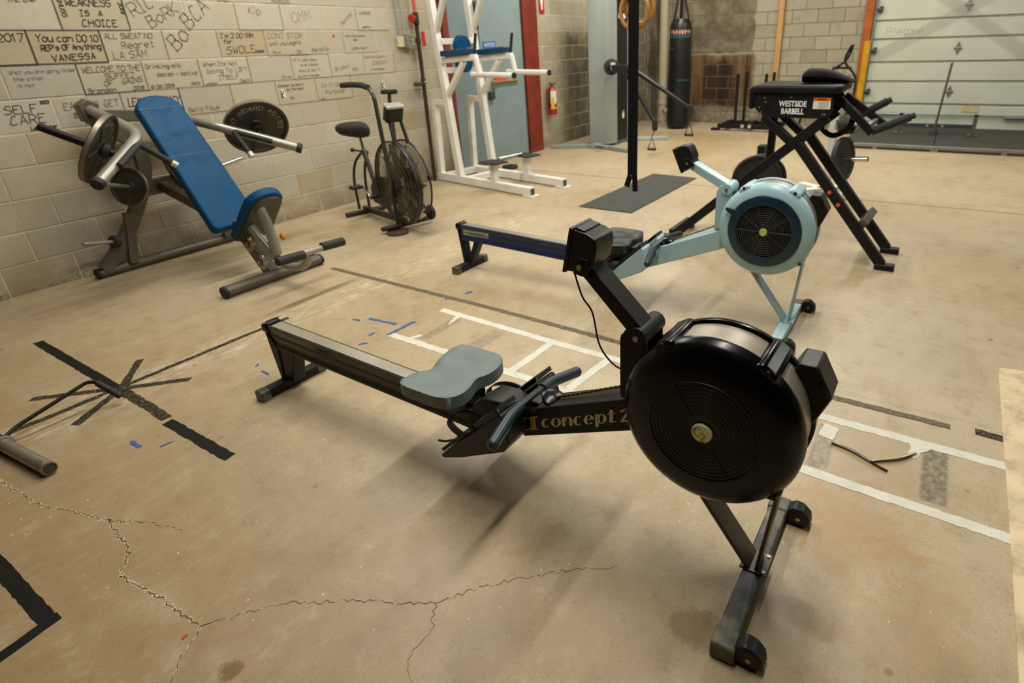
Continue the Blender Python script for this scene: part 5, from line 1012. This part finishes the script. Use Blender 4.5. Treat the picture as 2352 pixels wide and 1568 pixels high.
for y in (.62, -.12, -.55): mb = MB(); mb.cyl((9.02, y, .067), (9.02, y, .074), .018, 12); wp(mb, 'bolt', mBolt, ed)
hf = thing('landmine_stand', 'low steel frame with a tall slanted pole on the black platform', 'weight stand', (10.25, .08, RZ+.003))
for y in (.46, -.48):
    MB().box((0, y, .14), (.05, .05, .25)).build('post', mGun, hf, bevel=.004); MB().box((0, y, .007), (.16, .13, .014)).build('foot_plate', mGun, hf, bevel=.002)
    MB().box((0, y, .27), (.055, .055, .03)).build('post_cap', mRub, hf, bevel=.004)
MB().bar((0, .46, .12), (0, -.48, .12), .04, .05).build('crossbar', M('blue_grey_steel', '#3d4a4b', .45, .5), hf, bevel=.003); MB().cyl((-.02, 0, .03), (-.02, -.05, .97), .016, 10).build('pole', mGun, hf); MB().lathe([(0, 0), (.06, 0), (.05, .03), (.025, .06), (0, .06)], (-.02, 0, 0), (0, 0, 1), 18).build('pole_base', mRub, hf)
for y in (.1, -.09): MB().cyl((-.028, y, .12), (-.036, y, .12), .014, 8).build('bolt', mPVC, hf)
fo = thing('folded_bench_frame', 'black tubular frame leaning by the yellow corner guard', 'equipment frame', (10.7, 1.55, 0))
for pts in ([(0, -.15, 1.29), (0, -.07, 1.06), (-.05, .18, .85), (-.15, .42, .45), (-.2, .5, 0)], [(0, -.13, 1.28), (0, -.06, 1.05), (-.02, -.25, .80), (-.08, -.24, .4), (-.2, -.10, 0)]): MB().tube(spline(pts, 6), .018, 10).build('frame_tube', mBlkMat, fo)
MB().cyl((0, .11, .955), (0, -.17, .952), .018, 10).build('crossbar', mBlkMat, fo); MB().cyl((-.12, .36, .5), (-.1, -.22, .45), .018, 10).build('crossbar', mBlkMat, fo)
# ------------------------------------------------------------------ reverse hyper machine
rh = thing('reverse_hyper', 'black reverse hyper bench with crossed legs and white lettering on its side', 'weight machine', (4.33, .65, 0))
XN, XR = 4.10, 4.54
def sd(x0, x1): return lambda p, t: (x0+(x1-x0)*t, p[0], p[1])
panel = [(1.10, 1.08), (1.08, 1.098), (.63, 1.098), (.60, 1.05), (.60, .99), (.63, .948), (1.0, .948), (1.06, .975), (1.10, 1.02)]
for x0, x1 in ((XN, XN+.012), (XR, XR+.012)): mb = MB(); mb.prism(panel, 0, 1, sd(x0, x1)); q = wp(mb, 'side_panel', mBlkMat, rh, bevel=.003); 
sidep = [o for o in rh.children if o.name.startswith('side_panel')][0]
for (yy, zz) in ((1.03, 1.07), (1.02, 1.045), (1.06, 1.01), (.86, 1.075), (.66, .975), (.645, .975), (1.045, .98)): mb = MB(); mb.cyl((XN+.001, yy, zz), (XN-.004, yy, zz), .007, 8); wp(mb, 'bolt', mBolt, sidep)
o_ = rh.location
for txt, yy, zz in (('WESTSIDE', .848, 1.034), ('BARBELL', .846, .988)):
    o2 = text_mesh('lettering', txt, .047, M('white_print', '#e6e6e0', .5), lambda X, Y: (XN-.0012-rh.location.x, yy-X*(.80 if txt[0] == 'W' else .78)-rh.location.y, zz+Y*1.05), sidep, bold=.0011)
    md = o2.modifiers.new('t', 'SOLIDIFY'); md.thickness = .001
mb = MB(); mb.box((XN-.001, .671, 1.041), (.0015, .104, .068)); wl = wp(mb, 'warning_label', M('sticker_white', '#dcd6c4', .5), sidep); mb = MB(); mb.box((XN-.0016, .671, 1.065), (.0015, .104, .020)); wp(mb, 'orange_header', M('sticker_orange', '#d9661c', .5), sidep)
mb = MB(); pls, Lw = strokes('WARNING', .010, 7.6, 0); ribbons(mb, pls, .0022, lambda X, Y: (XN-.0027, .671+Lw/2-X, 1.060+Y)); wp(mb, 'label_print', mRub, sidep, smooth=0)
mb = MB()
for i in range(5): mb.box((XN-.002, .660, 1.047-i*.008), (.001, .06, .0025))
for o2 in [wp(mb, 'label_lines', M('print_grey', '#6f6c64', .6), sidep, smooth=0)]: o2['kind'] = 'stuff'
mb = MB(); mb.prism(roundrect(.56, XR-XN+.06, .04), 1.10, 1.145, lambda p, t: ((XN+XR)/2+.006+p[1], .845+p[0], t)); wp(mb, 'bench_pad', M('black_vinyl', '#0d0d0c', .55, var=.15, scale=9, spec=.25), rh, bevel=.014, seg=3)
mb = MB(); mb.prism([(1.135, 1.13), (1.10, 1.14), (1.095, 1.10), (1.105, .995), (1.13, 1.0)], 0, 1, sd(XN-.01, XR+.02)); wp(mb, 'pad_roll', M('black_vinyl', '#0d0d0c', .55), rh, bevel=.012, seg=3)
for x in (XN+.036, XR-.03):
    mb = MB(); mb.bar((x, .79, .78), (x, .175, .03), .062, .055, up=(1, 0, 0)); lg = wp(mb, 'front_leg', mBlkMat, rh, bevel=.004); mb = MB(); mb.box((x, .155, .020), (.07, .12, .04)); wp(mb, 'foot', mBlkMat, lg, bevel=.008)
    mb = MB(); mb.bar((x-.0, .63, .955), (x, 1.66, .03), .062, .052, up=(1, 0, 0)); lg = wp(mb, 'rear_leg', mBlkMat, rh, bevel=.004); mb = MB(); mb.box((x, 1.68, .020), (.07, .12, .04)); wp(mb, 'foot', mBlkMat, lg, bevel=.008)
    mb = MB(); mb.bar((x, 1.03, .95), (x, .80, .76), .05, .07, up=(1, 0, 0)); wp(mb, 'upper_brace', mBlkMat, rh, bevel=.004)
mb = MB(); mb.bar((XN+.04, .335, .275), (XR-.03, .315, .275), .05, .075, up=(0, -.6, .75)); wp(mb, 'step_brace', M('dusty_black_steel2', '#4b4a42', .4, .3), rh, bevel=.003)
for (yy, zz) in ((.559, .485), (.495, .407)): mb = MB(); mb.cyl((XN+.012, yy-.006, zz), (XN+.004, yy-.006, zz), .013, 12); wp(mb, 'red_plug', M('red_plastic', '#d8412c', .4), rh)
mb = MB(); mb.bar((XN+.03, 1.66, .06), (XR-.02, 1.66, .06), .05, .05); wp(mb, 'rear_tie', mBlkMat, rh, bevel=.004); mb = MB(); mb.bar((XR-.03, 1.05, .95), (XR-.03, 1.055, .60), .05, .05, up=(0, 1, 0)); wp(mb, 'hanger_post', mBlkMat, rh, bevel=.004)
for x, ye, ze in ((XN+.20, .375, .845), (XR+.02, .335, .87)):
    mb = MB(); mb.bar((x, .60, 1.055), (x, ye, ze), .045, .05, up=(1, 0, 0)); am_ = wp(mb, 'handle_arm', mBlkMat, rh, bevel=.003)
    mb = MB(); 
    if x < XR: mb.cyl((x, ye+.005, ze+.01), (x+.02, ye-.20, ze+.105), .026, 14)
    else: mb.cyl((x, .49, .925), (x, .335, 1.02), .026, 14)
    hg = wp(mb, 'foam_grip', mRub, am_, bevel=.005); mb = MB()
    if x < XR: mb.cyl((x+.02, ye-.19, ze+.10), (x+.024, ye-.225, ze+.117), .018, 12)
    else: mb.cyl((x, .34, 1.015), (x, .315, 1.032), .018, 12)
    wp(mb, 'grip_end', mRub, am_)
mb = MB(); mb.bar((XN+.20, .42, .875), (XR+.02, .38, .90), .03, .03); wp(mb, 'handle_tie', mSil, rh, bevel=.003)
mb = MB(); mb.tube(spline([(4.34, .70, .92), (4.34, .69, .86), (4.34, .62, .815), (4.34, .54, .85), (4.34, .50, .92)], 6), .018, 10); wp(mb, 'pendulum_strap', mWeb, rh); 
for yy in (.668, .60): mb = MB(); mb.bar((4.34, yy, .915), (4.34, yy, .855), .03, .012, up=(0, 1, 0)); wp(mb, 'buckle', mChr, rh, bevel=.003)
# padded belt lying on the bench
sec = [(.845, .055, .07), (.82, .06, .088), (.75, .06, .090), (.69, .055, .082), (.63, .05, .062), (.56, .045, .030), (.525, .04, .008)]
mb = MB(); vs = []; fs = []
for (yy, hw, hh) in sec:
    for k in range(12): t = 2*PI*k/12; vs.append((4.36+hw*1.6*math.cos(t), yy, 1.147+hh*(1+math.sin(t))*.5+(0 if hh > .02 else -.0)))
for i in range(len(sec)-1):
    for k in range(12): k2 = (k+1) % 12; fs.append((i*12+k, i*12+k2, (i+1)*12+k2, (i+1)*12+k))
fs += [tuple(range(11, -1, -1)), tuple((len(sec)-1)*12+k for k in range(12))]; mb.add(vs, fs)
tag(mb.build('foam_wedge', mWeb, smooth=60), 'black rolled pad lying on top of the reverse hyper bench', 'pad')
# ------------------------------------------------------------------ plate tree and plates behind
mPlBl = M('plate_black', '#24221d', .55, .2, var=.2, scale=10, dirt='#4a4234', dirtamt=.35)
pt = thing('plate_tree', 'white weight plate tree with chrome pegs behind the reverse hyper', 'plate rack', (6.08, .86, 0))
MB().bar((-.14, -.20, .04), (.19, .27, .04), .08, .06).build('base', mWht, pt, bevel=.004); MB().bar((.22, -.15, .04), (-.12, .18, .04), .08, .06).build('base', mWht, pt, bevel=.004); MB().bar((0, 0, .06), (0, 0, 1.02), .07, .07, up=(0, 1, 0)).build('mast', mWht, pt, bevel=.004)
pa = Vector((-.30, -.95, .12)).normalized(); pegs = [(.345, .0), (.66, .0)]
for (z, _) in pegs: MB().cyl(Vector((0, 0, z)), Vector((0, 0, z))+pa*.36, .024, 12).build('peg', mChr, pt)
plate('weight_plate', 'large dark plate on the low peg of the white plate tree', (6.08+pa.x*.13, .86+pa.y*.13, .345+pa.z*.13), pa, .205, .045, mPlBl)
plate('weight_plate', 'small thick dark plate on the upper peg of the white plate tree', (6.08+pa.x*.12, .86+pa.y*.12, .66+pa.z*.12), pa, .085, .10, mPlBl)
for i in (0, 1):
    plate('weight_plate', ['big dark bumper plate standing behind the pale blue flywheel, front one of two', 'big dark bumper plate standing behind the pale blue flywheel, rear one of two'][i], (5.48+i*.085, 1.38-i*.02, .226), (-.93, -.36, .05), .225, .055, mPlBl, 'bumper plates standing behind the blue rower')
tag(MB().box((5.95, 1.47, .24), (.12, .075, .46)).build('black_post', mBlkMat, bevel=.01), 'short black upright block behind the standing bumper plates', 'block')
# ------------------------------------------------------------------ trap bar end at the left edge
mSlv = M('worn_chrome_sleeve', '#938d7e', .34, .7, var=.2, scale=18)
tb = thing('trap_bar', 'trap bar with chrome sleeve and bent black handle on the floor at left', 'barbell', (.44, 3.0, 0))
a, b = Vector((.435, 3.01, .029)), Vector((.462, 2.665, .029)); dr = (b-a).normalized()
mb = MB(); mb.lathe([(.020, .0), (.0255, .0), (.0255, .325), (.0245, .328), (.0245, .340), (.0268, .342), (.0268, .352), (.022, .354), (.021, .349), (0, .349)], a, dr, 32, False); sv = wp(mb, 'sleeve', mSlv, tb); mb = MB(); mb.cyl(b+dr*.004, b+dr*.0052, .021, 24); wp(mb, 'sleeve_plug', M('plug_dark', '#3d3a2e', .6), sv)
mb = MB(); mb.lathe([(.0, 0), (.034, 0), (.036, .006), (.036, .016), (.030, .020), (0, .020)], a-dr*.016, dr, 24); wp(mb, 'collar', mSlv, tb)
mb = MB(); mb.tube(fillet([(.437, 3.03, .045), (.50, 3.07, .055), (.775, 3.085, .115), (.80, 3.06, .112), (.838, 2.985, .042)], .02), .0085, 10); wp(mb, 'handle_rod', mBlkMat, tb)
mb = MB(); mb.cyl((.802, 3.055, .106), (.842, 2.978, .036), .014, 12); wp(mb, 'handle_grip', mRub, tb)
mb = MB(); mb.tube(spline([(.437, 3.02, .042), (.42, 3.10, .09), (.36, 3.18, .12), (.22, 3.22, .12), (-.10, 3.22, .12), (-.28, 3.16, .11), (-.36, 3.08, .07), (-.38, 3.0, .04)], 6), .011, 10); wp(mb, 'frame_rod', mBlkMat, tb)
mb = MB(); mb.cyl((.432, 3.03, .030), (.34, 4.05, .030), .028, 18); wp(mb, 'inner_sleeve', mBlkMat, tb); mb = MB(); mb.tube(fillet([(.43, 3.06, .03), (.25, 3.25, .03), (-.2, 3.25, .03), (-.38, 3.02, .03), (-.37, 2.66, .03)], .1), .016, 12); wp(mb, 'frame_tube', mBlkMat, tb); mb = MB(); mb.cyl((.425, 3.12, .030), (.42, 3.165, .030), .0295, 18); wp(mb, 'steel_ring', mSlv, tb)
# ------------------------------------------------------------------ tapes on the floor
def tape_mat(name, col, under, amt, lo=.42, hi=.62, rough=.6):
    k = NT(name); v = k.pos(); c = k.ramp(k.noise(v, 12, 5), .3, .7, tuple(x*.85 for x in lin(col)[:3])+(1,), lin(col))
    g = k.ramp(k.noise(v, 70, 6, .75), lo, hi); c = k.mix(k.math('MULTIPLY', g, amt), c, lin(under)); k.link(c, k.b.inputs['Base Color']); k.b.inputs['Roughness'].default_value = rough; k.b.inputs['Specular IOR Level'].default_value = .25; return k.m
tBlack = tape_mat('black_floor_tape', '#0c0b08', '#4d4535', .35, .58, .78, .6); tWorn = tape_mat('worn_black_tape', '#1c1a14', '#94805a', .65, .48, .68); tGrey = tape_mat('worn_grey_tape', '#544d3d', '#a38d66', .55, .42, .66)
tWhite = tape_mat('white_floor_tape', '#d9d5c4', '#a5977a', .55, .56, .74); tBlue = tape_mat('blue_tape_scraps', '#3a6499', '#6d7f8c', .4, .5, .7)
NT_ = [0]
def tape(label, pts, w, mat, group=None, rag=.002, name='floor_tape', w1=None, th=.0005):
    NT_[0] += 1; r = random.Random(NT_[0]*13); z = .0006+NT_[0]*.00006; P = []
    pts = [Vector((a, b, 0)) for a, b in pts]
    for a, b in zip(pts, pts[1:]):
        n = max(2, int((b-a).length/.02))
        for i in range(n): P.append(a.lerp(b, i/n))
    P.append(pts[-1]); m = len(P); vs = []; fs = []
    for i, p in enumerate(P):
        d_ = (P[min(i+1, m-1)]-P[max(i-1, 0)]).normalized(); s_ = Vector((-d_.y, d_.x, 0)); t = i/(m-1); ww = (w+((w1 or w)-w)*t)/2
        q0 = p+s_*(ww+r.uniform(-rag, rag)); q1 = p-s_*(ww+r.uniform(-rag, rag))
        if i in (0, m-1): q0 += d_*r.uniform(-.01, .01)
        vs += [q0+Vector((0, 0, z)), q1+Vector((0, 0, z)), q0, q1]
    for i in range(m-1):
        a, b = 4*i, 4*(i+1); fs += [(a, a+1, b+1, b), (a+2, a, b, b+2), (a+1, a+3, b+3, b+1)]
    fs += [(0, 2, 3, 1), (4*m-4, 4*m-3, 4*m-1, 4*m-2)]
    mb = MB(); mb.add(vs, fs); return tag(mb.build(name, mat, smooth=0), label, 'tape', group)
G1 = 'black tapes of the floor star'
tape('long black floor tape through the star, upper-left half toward the block wall', [(.912, 4.14), (.885, 3.02)], .046, tBlack, G1); tape('long black floor tape through the star, lower half toward the camera', [(.892, 3.08), (.875, 2.66)], .044, tWorn, G1, .003); tape('separate black tape continuing the long star arm toward the camera', [(.862, 2.63), (.855, 2.144)], .046, tBlack, G1, .003)
tape('short black star tape ending in a slanted tip above the trap bar handle', [(1.09, 3.37), (.90, 3.13), (.655, 2.975)], .034, tWorn, G1, .003, w1=.042); tape('black star tape with torn right end pointing to the rowers', [(1.11, 2.915), (.89, 3.14)], .036, tWorn, G1, .003); tape('black star tape with torn left end under the trap bar rod', [(.87, 3.17), (.645, 3.41)], .036, tWorn, G1, .003)
tape('long thin black tape running from the star to the rower rear foot', [(.90, 3.145), (1.20, 3.14), (1.78, 3.125)], .030, tWorn, G1, .003); tape('black star tape running left below the trap bar rod', [(.89, 3.15), (.70, 3.15), (.50, 3.16)], .034, tWorn, G1, .004)
tape('black corner tape at the lower left edge, arm along the left', [(.196, 2.95), (.186, 1.89)], .042, tBlack, 'black corner tapes'); tape('black corner tape at the lower left edge, arm toward the bottom', [(.212, 1.893), (-.45, 1.82)], .036, tBlack, 'black corner tapes', .001)
G2 = 'white ladder tapes'
tape('long white floor tape, far rail of the taped ladder', [(2.29, 2.37), (2.25, 1.55), (2.21, .18), (2.195, -.55)], .046, tWhite, G2, .003); tape('long white floor tape, near rail of the taped ladder', [(1.912, 2.40), (1.89, 1.58), (1.84, .19), (1.81, -.42)], .046, tWhite, G2, .003)
tape('white ladder rung tape behind the grey rower seat', [(2.245, 1.55), (1.905, 1.565)], .044, tWhite, G2, .003); tape('white ladder rung tape behind the rower handle', [(2.235, 1.20), (1.90, 1.235)], .044, tWhite, G2, .003); tape('white ladder rung tape hidden behind the black flywheel', [(2.23, .80), (1.88, .82)], .044, tWhite, G2, .003)
tape('short torn white tape stub at the ladder top end', [(2.28, 2.22), (2.16, 2.20)], .034, tWhite, G2, .005, w1=.012); tape('short white tape stub on the near ladder rail', [(1.90, 2.27), (1.985, 2.24)], .030, tWhite, G2, .004); tape('loose white tape piece right of the black flywheel', [(2.165, .155), (2.075, .165)], .055, tWhite, G2, .003)
tape('torn white tape end beside the peeled strip at right', [(2.20, -.155), (2.10, -.13)], .075, tWhite, G2, .006, w1=.02)
mPeel = M('peeled_tape', '#5a5344', .6, var=.2, scale=30); mPeelW = M('peeled_tape_white', '#c9c3b1', .6, var=.2, scale=30)
pe = thing('peeled_tape', 'peeled curled strip of tape lying on the floor right of the black flywheel', 'tape', (2.0, .03, 0))
def curl(pts, w, lift, name, mat):
    P = spline([(a, b, 0) for a, b in pts], 6); mb = MB(); m = len(P)
    for i in range(m-1):
        d_ = (P[i+1]-P[i]).normalized(); s_ = Vector((-d_.y, d_.x, 0)); l0 = .0035+lift*math.sin(PI*i/(m-1)); l1 = .0035+lift*math.sin(PI*(i+1)/(m-1))
        mb.add([P[i]+s_*w+Vector((0, 0, l0*.3)), P[i]-s_*w+Vector((0, 0, l0+w*.8)), P[i+1]-s_*w+Vector((0, 0, l1+w*.8)), P[i+1]+s_*w+Vector((0, 0, l1*.3))], [(0, 1, 2, 3)])
    o = wp(mb, name, mat, pe); md = o.modifiers.new('t', 'SOLIDIFY'); md.thickness = .0008
curl([(2.045, .14), (2.03, .07), (1.995, .0), (1.968, -.06)], .008, .008, 'dark_strip', mPeel); curl([(2.0, -.005), (2.03, -.05), (2.07, -.10), (2.13, -.14)], .008, .006, 'white_strip', mPeelW)
tape('worn grey floor tape running from the incline press toward the patch', [(2.475, 3.62), (2.45, 2.22), (2.405, 1.21), (2.378, .19), (2.372, -.25)], .036, tGrey, None, .003); tape('short dark tape piece crossing onto the pale patch at right', [(2.385, -.335), (2.36, -.60)], .04, tWorn, None, .003); tape('dark tape piece on the pale patch at the right edge', [(1.80, -.43), (1.79, -.60)], .05, tWorn, None, .003)
for i, (a, b, w, lb) in enumerate((((2.0, 2.67), (2.02, 2.47), .018, 'blue tape scrap behind the black rail, long streak'), ((2.09, 2.40), (1.90, 2.41), .022, 'blue tape scrap at the ladder end, widest piece'), ((1.945, 2.75), (1.96, 2.70), .014, 'tiny blue tape scrap left of the long blue streak'), ((1.885, 2.50), (1.85, 2.50), .014, 'blue tape scrap just behind the black rail'),
    ((1.78, 2.44), (1.74, 2.46), .014, 'small blue tape scrap next to the black rail'), ((1.36, 2.76), (1.335, 2.74), .010, 'blue tape scrap left of the rear foot, upper one'), ((1.325, 2.68), (1.32, 2.60), .009, 'blue tape scrap left of the rear foot, lower one'), ((2.60, 2.40), (2.545, 2.41), .016, 'blue tape scrap near the blue rower rail'), ((2.46, 2.48), (2.42, 2.46), .012, 'tiny blue tape scrap beside the grey tape'),
    ((.715, 2.62), (.712, 2.545), .016, 'blue tape scrap below the black star, left piece'), ((.79, 2.465), (.755, 2.465), .010, 'blue tape scrap below the black star, right piece'))): tape(lb, [a, b], w, tBlue, 'blue tape scraps', .004, 'tape_scrap')
# small things
tag(MB().prism(roundrect(.16, .045, .02), 0, .014, lambda p, t: (7.56+p[1]+p[0]*.3, 4.20+p[0], t+.056)).build('ankle_strap', mRub, bevel=.004), 'small black strap lying on the cable machine base', 'strap')
plate('weight_plate', 'small black plate on the floor behind the white dip station', (6.02, 4.66, .02), (0, 0, 1), .10, .035, mPlBl)
plate('weight_plate', 'small red-brown plate on the floor behind the white dip station', (5.82, 4.78, .016), (0, 0, 1), .085, .03, M('rusty_red_iron', '#5d3a2c', .6, .2))
for (x, y, c, lb) in ((.352, 1.505, '#b8433a', 'tiny red and white paper scrap by the floor crack'), (3.62, -.02, '#d8d4c8', 'tiny white paper scrap near the hyper bench foot')):
    mb = MB(); mb.prism([(-.008, -.004), (.007, -.005), (.009, .003), (-.003, .006)], 0, .0015, lambda p, t: (x+p[0], y+p[1], t+.0006)); tag(mb.build('paper_scrap', M('paper'+c[1:], c, .7)), lb, 'paper')
